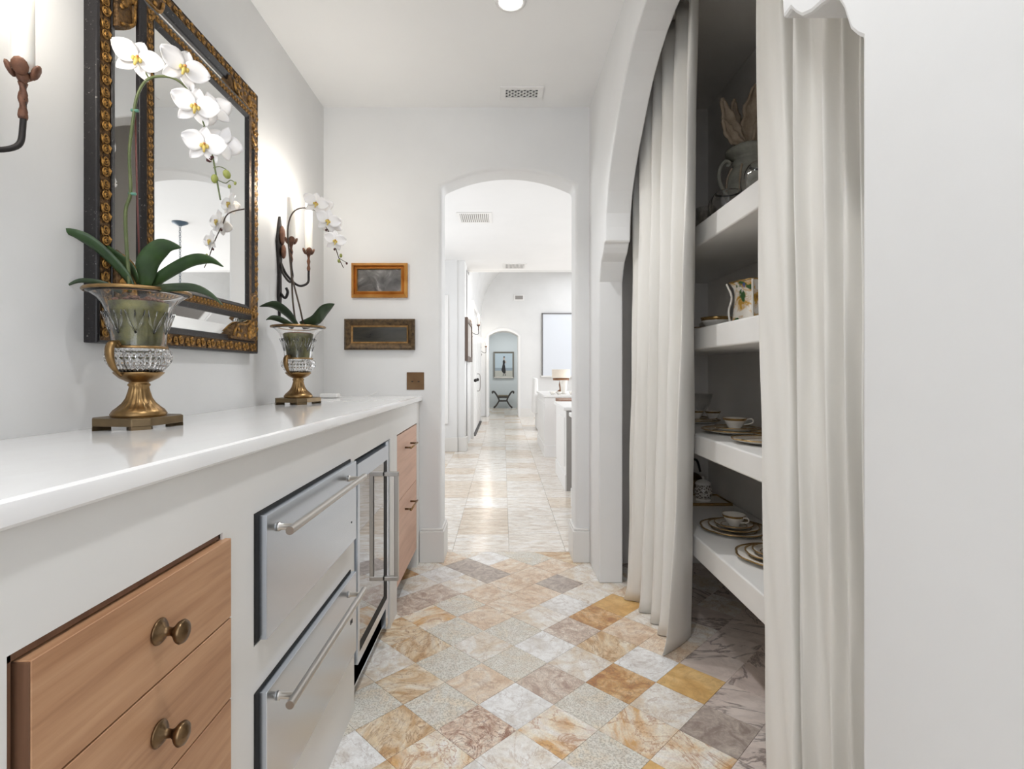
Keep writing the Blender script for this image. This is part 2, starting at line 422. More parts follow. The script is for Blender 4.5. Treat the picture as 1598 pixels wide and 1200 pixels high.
# right wall with the pantry arch
near_c = [(.711, 1.500), (.7257, 1.518), (.7394, 1.5555), (.752, 1.577), (.773, 1.5925), (.792, 1.599), (.8165, 1.603), (.843, 1.614), (.861, 1.6315), (.875, 1.649), (.891, 1.648), (.899, 1.647)]
far_c = [(2.612, 1.500), (2.607, 1.51), (2.590, 1.545), (2.568, 1.58), (2.540, 1.597), (2.515, 1.612), (2.497, 1.632), (2.487, 1.650), (2.470, 1.651), (2.462, 1.652)]
CY, half = 1.68, [(.78, 1.66), (.775, 1.72), (.765, 1.78), (.73, 1.87), (.684, 1.937), (.62, 2.01), (.538, 2.083), (.46, 2.152), (.383, 2.204), (.296, 2.245), (.216, 2.27), (.13, 2.284), (.06, 2.289), (0, 2.29)]
loop = [(.700, 0)] + [(.700, 1.49)] + near_c + [(CY - u, h) for u, h in half] + [(CY + u, h) for u, h in half[::-1][1:]] + far_c[::-1] + [(2.617, 1.49), (2.617, 0)]
bm = prism(B(), [(YC, 0), (YC, ZC + .01), (YB + .005, ZC + .01), (YB + .005, 0)] + loop[::-1], 0, XR, XR + 0.1175)
struct('wall_right', bm, plaster, bevel=0.006, seg=2)
# pantry shell
struct('wall_pantry_back', bx(PX1, PX1 + 0.1, YC + 1.2, YB, 0, ZC), plaster_dark)
struct('wall_pantry_end', bx(PX0, PX1, YB - 0.02, YB, 0, ZC), plaster_dark)
struct('wall_pantry_near', bx(PX0, PX1, 0.1, 0.2, 0, ZC), plaster_dark)
struct('ceiling_2', bx(PX0, PX1, 0.2, YB - 0.02, ZC - 0.02, ZC), plaster_dark)
# baseboards beside the doorway
def baseboard(name, x0, x1, y0, y1):
    bm = B(); box(bm, x0, x1, y0, y1, 0, 0.172); 
    e = 0.006
    bm2 = prism(bm, [(0, 0.172)], 1, 0, 0) if False else bm
    box(bm, x0 + (e if x0 > -9 else 0), x1 - e, y0 + e, y1, 0.172, 0.186)
    return struct(name, bm, trim_m, bevel=0.004, seg=2)
baseboard('baseboard_back_left', -0.458, DX0 + 0.014, YB - 0.015, YB + TB + 0.014)
baseboard('baseboard_back_right', DX1 - 0.014, XR, YB - 0.015, YB + TB + 0.014)

# ------------------------------------------------------------------ rooms beyond the doorway
YP = 6.9
struct('wall_hall_left', bx(-1.9, -1.75, YB + TB, YP, 0, ZC), plaster)
struct('wall_hall_cross', bx(-1.9, -0.602, YP, YP + 0.5, 0, 4.0), plaster)
struct('wall_hall_pier', bx(-0.62, -0.502, YP + 0.03, YP + 0.5, 0, 4.0), plaster)
struct('wall_hall_gallery', bx(-0.75, -0.502, YP + 0.4, 12.2, 0, 2.45), plaster)
struct('wall_kitchen_right', bx(4.45, 4.6, YB + TB, 12.3, 0, 4.0), plaster)
struct('baseboard_hall_cross', bx(-1.9, -0.59, YP - 0.02, YP, 0, 0.185), trim_m, bevel=0.004)
struct('baseboard_hall_pier', bx(-0.59, -0.47, YP + 0.01, YP + 0.2, 0, 0.183), trim_m, bevel=0.004)
struct('trim_1', bx(-1.25, -0.716, YP - 0.03, YP - 0.002, 0.36, 2.04), white_m, bevel=0.006)
# far room: vault, end wall with alcove
vs = [(-0.502, 2.40)] + [(-0.502 + 2.6 * (1 - math.cos(a)), 2.40 + 1.7 * math.sin(a)) for a in [PI / 2 * k / 14 for k in range(1, 15)]]
vr = [(4.45 - (x + 0.502) * 0.9, z) for x, z in vs[::-1]][1:]
bm = prism(B(), [(-0.75, 2.40)] + vs + vr + [(4.6, 2.40), (4.6, 4.4), (-0.75, 4.4)], 1, 7.75, 12.2)
struct('ceiling_3', bm, plaster)
struct('wall_header', bx(-0.75, 4.6, 7.6, 7.75, ZC, 4.4), plaster)
AX0, AX1 = -0.325, 0.34
ar2 = segarch(AX0, AX1, 1.86, 1.97, 14)
bm = prism(B(), [(-1.9, 0), (-1.9, 4.4), (4.6, 4.4), (4.6, 0), (AX1, 0)] + ar2[::-1] + [(AX0, 0)], 1, 12.2, 12.6)
struct('wall_far', bm, plaster, bevel=0.02, seg=3)
blue_w = plain('alcove_bluish_light', (222, 227, 228), 0.7)  # bluish cast of the alcove's light put into the wall colour
struct('wall_alcove_left', bx(-1.0, -0.9, 12.6, 15.2, 0, 2.6), blue_w)
struct('wall_alcove_right', bx(0.9, 1.0, 12.6, 15.2, 0, 2.6), blue_w)
struct('wall_alcove_back', bx(-1.0, 1.0, 15.2, 15.3, 0, 2.6), blue_w)
struct('ceiling_4', bx(-1.0, 1.0, 12.6, 15.3, 2.5, 2.6), plaster)
struct('baseboard_far', bx(AX1 + 0.02, 4.4, 12.18, 12.2, 0, 0.19), trim_m)
# trim arch around alcove opening
ao = segarch(AX0 - 0.06, AX1 + 0.06, 1.86, 2.04, 14)
bm = prism(B(), [(AX0 - 0.06, 0)] + ao + [(AX1 + 0.06, 0), (AX1 + 0.01, 0)] + segarch(AX0 - 0.01, AX1 + 0.01, 1.86, 1.98, 14)[::-1] + [(AX0 - 0.01, 0)], 1, 12.17, 12.2)
struct('trim_2', bm, white_m)

# gallery door with panels
def hall_door():
    y0, y1 = 8.3, 11.0; X = -0.502
    d = struct('door_1', bx(X, X + 0.02, y0, y1, 0.02, 2.05), white_m)
    n = 4; wdt = (y1 - y0) / n
    for k in range(n):
        a = y0 + k * wdt + 0.06
        obj('door_panel', bx(X + 0.02, X + 0.035, a, a + wdt - 0.12, 0.3, 1.9), white_m, d, bevel=0.005)
    obj('door_casing', box(box(bx(X, X + 0.045, y0 - 0.08, y0, 0, 2.05), X, X + 0.045, y1, y1 + 0.08, 0, 2.05), X, X + 0.045, y0 - 0.08, y1 + 0.08, 2.05, 2.15), white_m, d)
    t = tube(B(), smoothpath([(X + .035, 9.55, 1.0), (X + .085, 9.55, .97), (X + .085, 9.55, .72), (X + .035, 9.55, .69)]), 0.008, 6)
    obj('door_handle', t, grey_m, d, True)
    for yy in (8.45, 9.2):
        obj('door_handle', ball(B(), (X + 0.06, yy, 0.9), 0.028, sub=2), iron, d, True)
    obj('threshold', bx(X, X + 0.06, 8.6, 11.0, 0, 0.012), iron, d)
hall_door()

# ------------------------------------------------------------------ counter base with openings
XF = -0.46
holes = [(.49, .868, .09, .785), (.9756, 1.590, .540, .786), (.9756, 1.590, .200, .452), (1.634, 2.151, -1, .775), (2.293, 2.824, -1, .773)]
ys = sorted({YC, YB} | {h[0] for h in holes} | {h[1] for h in holes})
zs = sorted({0.0, 0.885} | {h[2] for h in holes if h[2] > 0} | {h[3] for h in holes})
bm = B()
for a, b in zip(ys, ys[1:]):
    run = None
    for c_, d in zip(zs, zs[1:]):
        ym, zm = (a + b) / 2, (c_ + d) / 2
        solid = not any(h[0] < ym < h[1] and h[2] < zm < h[3] for h in holes)
        if solid:
            if run and abs(run[1] - c_) < 1e-9: run[1] = d
            else:
                if run: box(bm, XF - .05, XF, a, b, *run)
                run = [c_, d]
    if run: box(bm, XF - .05, XF, a, b, *run)
for v_ in bm.verts:
    if v_.co.z > .88: v_.co.z = .9135 + (YB - v_.co.y) * .0086 - .0278
bmesh.ops.remove_doubles(bm, verts=bm.verts, dist=1e-5)
cb = thing('counter_base', 'long white plastered built-in base carrying the white worktop', 'cabinet')
fas = obj('fascia', bm, mottled('base_plaster', (224, 223, 220), (231, 230, 227), 2, 0.4, bump=0.1, bscale=8), cb)
obj('carcass', bx(XL + .002, -0.90, YC, YB - .001, 0, 0.88), black_m, cb)
for yy in (.47, .90, 1.605, 2.17, 2.84):
    obj('divider', bx(-0.90, XF - .05, yy, yy + 0.014, 0, .88), black_m, cb)
# countertop: slightly out of level along its front, as laid
def slab():
    bm = B(); n = 24; T = .0275
    XO = -0.444
    def zf(y): return .9135 + (YB - y) * .0086
    def zb(y): return .912 + max(0, 1.3 - y) * .012
    prof = [('b', XL + .0005, 0), ('f', XO - .007, 0), ('f', XO - .002, -.003), ('f', XO, -.009), ('f', XO, -T + .004), ('f', XO - .004, -T), ('b', XL + .0005, -T)]
    rows = []
    for k in range(n + 1):
        y = YC + (YB - .0005 - YC) * k / n
        rows.append([bm.verts.new((x, y, (zb(y) if s == 'b' else zf(y)) + dz)) for s, x, dz in prof])
    m = len(prof)
    for k in range(n):
        for i in range(m):
            bm.faces.new((rows[k][i], rows[k][(i + 1) % m], rows[k + 1][(i + 1) % m], rows[k + 1][i]))
    bm.faces.new(rows[0]); bm.faces.new(rows[-1][::-1])
    return bm
tag(obj('countertop', slab(), counter_m, None, True), 'glossy white stone worktop running along the left wall', 'countertop').modifiers.new('es', 'EDGE_SPLIT')

# ------------------------------------------------------------------ wooden drawers, left
XD = -0.4505
t = thing('drawer_unit', 'oak drawer stack with round bronze knobs nearest the camera', 'drawers')
obj('surround', box(box(bx(XF - .045, XF - .004, .492, .498, .09, .784), XF - .045, XF - .004, .862, .867, .09, .784), XF - .045, XF - .004, .492, .867, .776, .784), walnut, t)
zt = [.7745, .6425, .508, .374, .240, .105]
for k in range(5):
    d = obj('drawer', bx(XD - .022, XD, .505, .8766 - .0, zt[k + 1] + .0012, zt[k] - .0012), oak, t, bevel=0.0008, seg=1)
    obj('drawer_box', bx(XF - .38, XD - .022, .512, .860, zt[k + 1] + .02, zt[k] - .02), walnut, d)
    zc = (zt[k] + zt[k + 1]) / 2 + .001
    kb = B()
    lathe(kb, [(0, 0), (.0155, 0), (.017, .002), (.0155, .004), (.012, .005), (.0115, .0075), (.006, .010), (.0052, .018), (.0075, .022), (.0135, .027), (.0155, .031), (.0135, .035), (.008, .038), (0, .039)], n=24, cap=False)
    bmesh.ops.transform(kb, matrix=Matrix.Translation((XD, .691, zc)) @ Matrix.Rotation(R(90), 4, 'Y'), verts=kb.verts)
    obj('knob', kb, brass_dark, d, True)
obj('drawer_edge', bx(XD - .0215, XD - .001, .5035, .5049, .108, .772), walnut, t)

# ------------------------------------------------------------------ warming drawers
XS = -0.4427
def warmer(z0, z1, label, logo):
    t = thing('warming_drawer', label, 'appliance', group='stainless warming drawers')
    obj('housing', bx(XF - .35, XF - .0005, .9766, 1.589, z0 + .004 - .008, z1 + .007), black_m, t)
    obj('seal', bx(XF - .0005, XF + .002, .977, 1.59, z0 + .002, z1 + .006), black_m, t)
    obj('front', bx(XF + .002, XS, .991, 1.595, z0, z1), steel, t, bevel=.0012, seg=2)
    zh = z1 - .033; xb = -.406
    h = obj('handle', tube(B(), [(xb, 1.006, zh), (xb, 1.55, zh - .004)], .0082, 20), steel_bar, t, True)
    h.modifiers.new('es', 'EDGE_SPLIT')
    for yy in (1.04, 1.515):
        pb = lathe(B(), [(.009, 0), (.009, .004), (.0062, .006), (.0062, .030)], n=16)
        bmesh.ops.transform(pb, matrix=Matrix.Translation((XS, yy, zh - .002 - (.002 if yy > 1.3 else 0))) @ Matrix.Rotation(R(90), 4, 'Y'), verts=pb.verts)
        obj('handle_post', pb, steel_bar, h, True)
    if logo == 1:
        pb = lathe(B(), [(.0028, 0), (.0028, .001)], n=12)
        bmesh.ops.transform(pb, matrix=Matrix.Translation((XS, 1.545, z0 + .062)) @ Matrix.Rotation(R(90), 4, 'Y'), verts=pb.verts)
        obj('indicator', pb, black_m, t)
    else:
        for dy in (0, .012):
            obj('badge', bx(XS, XS + .0008, 1.535 + dy, 1.541 + dy, z1 - .245 + .11, z1 - .238 + .115), black_m, t)
    return t
warmer(.546, .779, 'upper stainless steel warming drawer front beneath the worktop', 1)
warmer(.208, .447, 'lower stainless steel warming drawer front close above the floor', 2)

# ------------------------------------------------------------------ wine fridge
t = thing('wine_fridge', 'undercounter drinks fridge with dark glass door in steel frame', 'appliance')
XW = -.452
obj('cabinet_box', bx(XL + .06, XW - .03, 1.64, 2.145, .03, .768), black_m, t)
y0, y1, z0, z1 = 1.646, 2.085, .165, .760
fr = obj('door_frame', box(box(box(bx(XW - .03, XW, y0, y1, z1 - .055, z1), XW - .03, XW, y0, y1, z0 - .03, z0), XW - .03, XW, y0, y0 + .022, z0, z1 - .055), XW - .03, XW, y1 - .024, y1, z0, z1 - .055), steel, t)
gl = obj('door_glass', bx(XW - .028, XW - .001, y0 + .022, y1 - .024, z0, z1 - .055), dark_glass, t)
obj('glass_border', box(bx(XW - .001, XW - .0002, y1 - .075, y1 - .024, z0, z1 - .055), XW - .001, XW - .0002, y0 + .022, y1 - .075, z0, z0 + .03), black_m, t)
for z in (.27, .37, .47, .57, .66):
    obj('rack', bx(XW - .2, XW - .05, y0 + .03, y1 - .03, z, z + .012), brown_wood, t)
obj('side_filler', bx(XW - .04, XW - .012, y1 + .006, 2.148, .03, .768), steel, t)
h = obj('handle', bx(-.414, -.398, 2.008, 2.024, .253, .664), steel_bar, t, bevel=.002)
for z in (.253, .650):
    obj('handle_post', bx(XW, -.398, 2.006, 2.026, z, z + .016), steel_bar, h, bevel=.002)
obj('kick_grille', bx(XW - .05, XW - .03, 1.64, 2.148, .02, .125), steel, t)
# ------------------------------------------------------------------ right wooden drawers
t = thing('drawer_unit', 'pinkish oak two-drawer unit with brass bar pulls beside the doorway', 'drawers')
obj('surround', bx(XL + .07, XF - .03, 2.296, 2.821, .10, .768), black_m, t)
for a, b, zp in ((.472, .766, .690), (.103, .469, .400)):
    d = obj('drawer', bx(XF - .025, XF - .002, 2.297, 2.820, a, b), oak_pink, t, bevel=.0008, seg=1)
    p = obj('pull', tube(B(), [(XF + .030, 2.47, zp), (XF + .030, 2.66, zp)], .0042, 10), brass_gold, d, True)
    for yy in (2.49, 2.64):
        obj('pull_post', tube(B(), [(XF - .003, yy, zp), (XF + .032, yy, zp)], .0045, 10), brass_dark, p, True)

# ------------------------------------------------------------------ mirror
t = thing('mirror', 'large rectangular mirror in carved black and gilt frame on left wall', 'mirror')
mY0, mY1, mZ0, mZ1 = 1.243, 2.06, 1.117, 2.123
def ring(bm, y0, y1, z0, z1, w_, xa0, xb0, xa1, xb1=None):
    """picture-frame ring of width w_ : x from back xa.. outer top xb0, inner top xa1"""
    O = [(y0, z0), (y1, z0), (y1, z1), (y0, z1)]; I = [(y0 + w_, z0 + w_), (y1 - w_, z0 + w_), (y1 - w_, z1 - w_), (y0 + w_, z1 - w_)]
    ob = [bm.verts.new((xa0, *p)) for p in O]; of = [bm.verts.new((xb0, *p)) for p in O]
    if_ = [bm.verts.new((xa1, *p)) for p in I]; ib = [bm.verts.new((xa0, *p)) for p in I]
    for k in range(4):
        j = (k + 1) % 4
        bm.faces.new((ob[k], ob[j], of[j], of[k])); bm.faces.new((of[k], of[j], if_[j], if_[k]))
        bm.faces.new((if_[k], if_[j], ib[j], ib[k])); bm.faces.new((ib[k], ib[j], ob[j], ob[k]))
    return bm
XW0 = XL
obj('outer_rim', ring(B(), mY0, mY1, mZ0, mZ1, .007, XW0, -.956, -.952), lacquer, t, bevel=.002)
obj('gilt_band', ring(B(), mY0 + .007, mY1 - .007, mZ0 + .007, mZ1 - .007, .033, XW0, -.955, -.953), gilt_dark, t)
obj('inner_rim', ring(B(), mY0 + .040, mY1 - .040, mZ0 + .040, mZ1 - .040, .020, XW0, -.948, -.956), lacquer, t, bevel=.002)
# raised inner frame round the centre glass
iy0, iy1, iz0, iz1 = 1.348, 1.945, 1.237, 2.010
obj('inner_frame', ring(B(), iy0, iy1, iz0, iz1, .016, XW0, -.926, -.918), lacquer, t, bevel=.002)
obj('inner_gilt_band', ring(B(), iy0 + .016, iy1 - .016, iz0 + .016, iz1 - .016, .022, XW0, -.918, -.917), gilt_dark, t)
obj('inner_bead', ring(B(), iy0 + .038, iy1 - .038, iz0 + .038, iz1 - .038, .013, XW0, -.914, -.922), lacquer, t, bevel=.002)
cp = obj('mirror_glass', bx(-.93, -.9235, iy0 + .050, iy1 - .050, iz0 + .050, iz1 - .050), mirror_m, t)
# sloping border glass panes
oy0, oy1, oz0, oz1 = mY0 + .060, mY1 - .060, mZ0 + .060, mZ1 - .060
xo, xi = -.958, -.936
for P4 in ([(xo, oy0, oz0), (xi, iy0, iz0), (xi, iy0, iz1), (xo, oy0, oz1)], [(xo, oy1, oz0), (xo, oy1, oz1), (xi, iy1, iz1), (xi, iy1, iz0)],
           [(xo, oy0, oz0), (xo, oy1, oz0), (xi, iy1, iz0), (xi, iy0, iz0)], [(xo, oy0, oz1), (xi, iy0, iz1), (xi, iy1, iz1), (xo, oy1, oz1)]):
    bm = B(); a = [bm.verts.new(p) for p in P4]; b = [bm.verts.new((p[0] - .004, p[1], p[2])) for p in P4]
    bm.faces.new(a); bm.faces.new(b[::-1])
    for k in range(4): bm.faces.new((a[k], b[k], b[(k + 1) % 4], a[(k + 1) % 4]))
    obj('border_glass', bm, mirror_m, t)
# carved scrolls
def scroll_mesh():
    bm = B()
    pts = []
    for k in range(22):
        a = k / 21 * 3.4 * PI; r = .0125 - .0095 * k / 21
        pts.append((.002 + .0025 * k / 21, r * math.cos(a), r * math.sin(a)))
    tube(bm, pts, lambda s: .0019 + .0009 * s, 6)
    ball(bm, (.004, 0, 0), .0028, sub=1)
    for a in (-.5, .1, .7):
        tube(bm, [(.001, .012, -.004), (.0055, .013 + .002 * a, .006 + .004 * a), (.001, .008, .016)], .002, 5)
    bmesh.ops.recalc_face_normals(bm, faces=bm.faces)
    me = bpy.data.meshes.new('carved_scroll'); bm.to_mesh(me); bm.free(); me.materials.append(gilt)
    for p in me.polygons: p.use_smooth = True
    return me
sm = scroll_mesh()
def scroll(y, z, s=1.0, rx=0, x=-.953):
    o = bpy.data.objects.new('carved_scroll', sm); C.objects.link(o); o.parent = t
    o.location = (x, y, z); o.scale = (s * .75, s, s); o.rotation_euler = (rx, 0, 0)
n = 34; k = 0
zz = mZ0 + .0235
while zz < mZ1 - .02:
    scroll(mY0 + .0235, zz, 1.0, PI * (k % 2)); k += 1; zz += .0275
yy = mY0 + .06
while yy < mY1 - .02:
    scroll(yy, mZ0 + .0235, .9, PI / 2 + PI * (k % 2)); scroll(yy, mZ1 - .0235, .9, PI / 2 + PI * (k % 2)); k += 1; yy += .029
zz = mZ0 + .06
while zz < mZ1 - .05:
    scroll(mY1 - .0235, zz, .9, PI * (k % 2)); k += 1; zz += .029
zz = iz0 + .027
while zz < iz1 - .02:
    scroll(iy0 + .027, zz, .6, PI * (k % 2), -.9175); k += 1; zz += .0185
yy = iy0 + .04
while yy < iy1 - .02:
    scroll(yy, iz0 + .027, .6, PI / 2, -.9175); scroll(yy, iz1 - .027, .6, PI / 2, -.9175); k += 1; yy += .0185
# corner plaques with carving
def corner(y, z, sy, sz, big=1.0):
    """carved plaque over a corner of the border glass"""
    bm = B()
    pts = [(0, 0), (.185, 0), (.172, .035), (.150, .060), (.085, .066), (.066, .085), (.060, .150), (.035, .172), (0, .185)]
    pts = [(y + sy * a, z + sz * b) for a, b in pts]
    prism(bm, pts, 0, -.968, -.940)
    o = obj('corner_plaque', bm, gilt_dark, t, bevel=.004)
    b2 = B()
    rr = random.Random(9)
    for k in range(34):
        r = .008 + .006 * rr.random(); arm = rr.random() < .5
        u, v_ = .01 + .13 * rr.random(), .01 + .042 * rr.random()
        if arm: u, v_ = v_, u
        ball(b2, (-.939, y + sy * u, z + sz * v_), r, .55, 1, 1, 1)
    path = [(-.938, y + sy * .172, z + sz * .012), (-.935, y + sy * .150, z + sz * .050), (-.935, y + sy * .085, z + sz * .058), (-.935, y + sy * .058, z + sz * .085), (-.935, y + sy * .050, z + sz * .150), (-.938, y + sy * .012, z + sz * .172)]
    tube(b2, smoothpath(path, 5), .0045, 6)
    obj('corner_carving', b2, gilt, o, True)
for (y, z, a, b) in ((mY0 + .046, mZ0 + .046, 1, 1), (mY0 + .046, mZ1 - .046, 1, -1), (mY1 - .046, mZ0 + .046, -1, 1), (mY1 - .046, mZ1 - .046, -1, -1)):
    corner(y, z, a, b)

# ------------------------------------------------------------------ sconces
def cup_bm(loc):
    bm = B()
    lathe(bm, [(.004, -.022), (.007, -.016), (.010, -.010), (.012, -.004), (.010, -.001), (.0, 0)], *loc, n=12, cap=False)
    for k in range(4):
        a = k * PI / 2 + .5
        m = Matrix.Translation((loc[0] + .0185 * math.cos(a), loc[1] + .0185 * math.sin(a), loc[2] + .004)) @ Matrix.Rotation(a, 4, 'Z') @ Matrix.Rotation(R(24), 4, 'Y') @ Matrix.Diagonal((.006, .0135, .016, 1))
        bmesh.ops.create_icosphere(bm, subdivisions=2, radius=1, matrix=m)
    return bm
def sconce(y0, zc, label, far_x=-.89, spread=.1, scale=1.0, candle_h=.19, lit=True, power=3.0, arms=(-1, 1), XWL=XL, proj=.097):
    t = thing('wall_sconce', label, 'wall lamp', group='iron candle wall lamps')
    s = scale
    def P(dx, dy, dz): return (XWL + dx * s, y0 + dy * s, zc + dz * s)
    prof = [(-.016, -.12), (-.010, -.02), (-.020, .06), (-.030, .12), (-.018, .16), (-.010, .20), (0, .235), (.012, .2), (.020, .17), (.028, .12), (.018, .06), (.010, -.02), (.014, -.12), (0, -.21)]
    bp = obj('backplate', prism(B(), [(y0 + a * s, zc + b * s) for a, b in prof], 0, XWL, XWL + .012 * s), iron, t, bevel=.002)
    obj('leaf_crest', ball(ball(B(), P(.018, 0, .15), .024 * s, .5, .8, 1.8, 2), P(.022, .004, .08), .018 * s, .6, .9, 1.8, 2), rust, bp, True)
    obj('scroll_foot', tube(B(), smoothpath([P(.008, 0, -.10), P(.03, 0, -.125), P(.042, 0, -.10), P(.035, 0, -.08)], 4), .006 * s, 6), iron, bp, True)
    for sgn in arms:
        yc = sgn * spread / s
        pts = smoothpath([P(.012, 0, .03), P(.03, sgn * .02, -.02), P(proj * .72, yc * .45, -.062), P(proj, yc * .86, -.045), P(proj, yc, 0), P(proj, yc, .075)], 7)
        a = obj('arm', tube(B(), pts, .0052 * s, 8), iron, t, True)
        obj('twisted_stem', tube(B(), [P(proj, yc, .012 + .0045 * k) for k in range(16)], .0062 * s, 10, twist=.9), rust, a, True)
        cpos = P(proj, yc, .098)
        obj('candle_cup', cup_bm(cpos), rust, a, True)
        cd = obj('candle', lathe(B(), [(0, .0), (.017 * s, 0), (.0175 * s, .02), (.017 * s, candle_h - .01), (.015 * s, candle_h), (0, candle_h - .004)], *cpos, n=20, cap=False), candle_m, a, True)
        bc = (cpos[0], cpos[1], cpos[2] + candle_h + .028 * s)
        obj('bulb', lathe(B(), [(.006, -.03), (.010, -.02), (.014, -.005), (.012, .01), (.006, .026), (0, .036)], *bc, n=12, cap=False), bulb_m, cd, True)
        if lit:
            l = bpy.data.lights.new('candle_light', 'POINT'); l.energy = power; l.color = (1, .93, .83); l.shadow_soft_size = .02
            lo = bpy.data.objects.new('candle_light', l); C.objects.link(lo); lo.location = (bc[0] + .03, bc[1], bc[2] + .01)
    return t
sconce(2.32, 1.495, 'dark iron two-candle wall lamp right of the mirror, above orchid', power=1.6)
sconce(.88, 1.505, 'dark iron wall lamp with large candle at the left edge of photo', power=1.6)
sconce(8.05, 1.66, 'small iron candle wall lamp in the hall, beside antique picture', XWL=-.502, scale=.85, spread=.0, arms=(1,), power=5, candle_h=.12, proj=.15)
sconce(11.6, 1.50, 'smallest and most distant iron candle wall lamp in the hall', XWL=-.502, scale=.85, spread=.0, arms=(1,), power=5, candle_h=.12, proj=.15)

# ------------------------------------------------------------------ crystal urns
def urn(name, loc, rz, label):
    t = thing(name, label, 'vase', loc, rz, 'crystal urns on the worktop')
    # plinth: square with canted corners on little feet
    a, c = .063, .022
    o8 = [(a, -a + c), (a, a - c), (a - c, a), (-a + c, a), (-a, a - c), (-a, -a + c), (-a + c, -a), (a - c, -a)]
    obj('plinth', prism(B(), o8, 2, .009, .024), plinth_m, t, bevel=.0015)
    for i in range(4):
        p, q_ = o8[2 * i + 1], o8[(2 * i + 2) % 8]
        m_ = ((p[0] + q_[0]) / 2 * .86, (p[1] + q_[1]) / 2 * .86)
        obj('foot', prism(B(), [p, q_, (q_[0] * .62 + m_[0] * .1, q_[1] * .9), (m_[0] * .7, m_[1] * .7), (p[0] * .9, p[1] * .62 + m_[1] * .1)], 2, 0, .009), plinth_m, t)
    flute = lambda a_, z, r: 1 + (.10 * abs(math.cos(10 * a_)) - .07 if .040 < z < .086 else 0)
    obj('pedestal', lathe(B(), [(.046, .024), (.048, .029), (.045, .034), (.043, .037), (.036, .042), (.028, .050), (.022, .060), (.0185, .072), (.0165, .082), (.019, .085), (.0185, .088), (.016, .090), (.022, .093), (.033, .099), (.042, .108), (.0435, .111), (.0405, .111), (.028, .102), (0, .100)], n=72, mod=flute, cap=False), brass_gold, t, True)
    def cut(a_, z, r):
        if .104 < z < .150:
            u = a_ * 16 / (2 * PI); w_ = (z - .104) / .0145
            d = abs(((u + w_ / 2) % 1) - .5) + abs(((u - w_ / 2) % 1) - .5)
            return 1 - .10 * abs(d - .5) * 2
        return 1
    prof = [(0, .101), (.020, .102), (.034, .106)]
    for k in range(41):
        s = k / 40; z = .106 + .044 * s; prof.append((.034 + .0235 * math.sin(s * PI * .62) , z))
    prof += [(.052, .154), (.0475, .157), (.046, .160)]
    outer = prof + [(.0465, .168), (.0475, .180), (.049, .195), (.0515, .212), (.055, .228), (.061, .243), (.069, .254), (.079, .262), (.088, .2665)]
    inner = [(.086, .2695), (.077, .2655), (.067, .2575), (.0585, .246), (.0525, .230), (.0488, .213), (.0463, .196), (.0445, .181), (.0435, .168), (.0435, .160), (.046, .153), (.050, .147), (.050, .133), (.042, .117), (.028, .109), (0, .107)]
    obj('crystal_body', lathe(B(), outer + inner, n=240, mod=lambda a_, z, r: cut(a_, z, r) if r > .0345 else 1, cap=False), crystal, t, True)
    obj('rim_band', lathe(B(), [(.0875, .2655), (.0905, .266), (.0915, .269), (.090, .272), (.0865, .272), (.085, .2695), (.0875, .2655)], n=64, mod=lambda a_, z, r: 1 + .006 * math.cos(40 * a_), cap=False), brass_gold, t, True)
    obj('waist_band', lathe(B(), [(.0462, .156), (.0485, .157), (.0485, .161), (.0462, .162), (.0462, .156)], n=48, cap=False), brass_gold, t, True)
    for sg in (0, PI):
        pts = [(.0485, 0, .1575), (.056, 0, .166), (.064, 0, .163), (.067, 0, .152), (.066, 0, .138), (.061, 0, .124), (.053, 0, .113), (.043, 0, .104)]
        bm = tube(B(), smoothpath(pts, 5), lambda s: .0032 + .0028 * math.sin(PI * min(1, s * 1.15)), 8)
        tube(bm, smoothpath([(.050, 0, .158), (.046, 0, .163), (.050, 0, .169), (.056, 0, .166)], 4), .003, 6)
        bmesh.ops.transform(bm, matrix=Matrix.Rotation(sg, 4, 'Z') @ Matrix.Diagonal((1, 1.5, 1, 1)), verts=bm.verts)
        obj('scroll_handle', bm, brass_gold, t, True)
    # cut leaves on the flared body
    bm = B()
    for k in range(10):
        a_ = 2 * PI * k / 10
        for s in (-1, 0, 1):
            p0 = Vector((.0478, 0, .185)); p1 = Vector((.052, s * .010, .207)); p2 = Vector((.0585, s * .016, .228))
            tube(bm, [Matrix.Rotation(a_, 3, 'Z') @ p for p in (p0, p1, p2)], lambda u: .0012 + .0012 * math.sin(PI * u), 4)
    obj('cut_leaf_pattern', bm, crystal, t, True)
    return t
VN = Vector((-.857, 1.245, .9155)); VF = Vector((-.848, 2.19, .912))
vs_ = 1.19
u1 = urn('urn', VN, R(-98), 'larger-looking crystal and brass urn in front of the mirror'); u1.scale = (vs_, vs_, vs_)
u2 = dup(u1, VF, R(-105), 'crystal and brass urn below the candle wall lamp, near the corner')

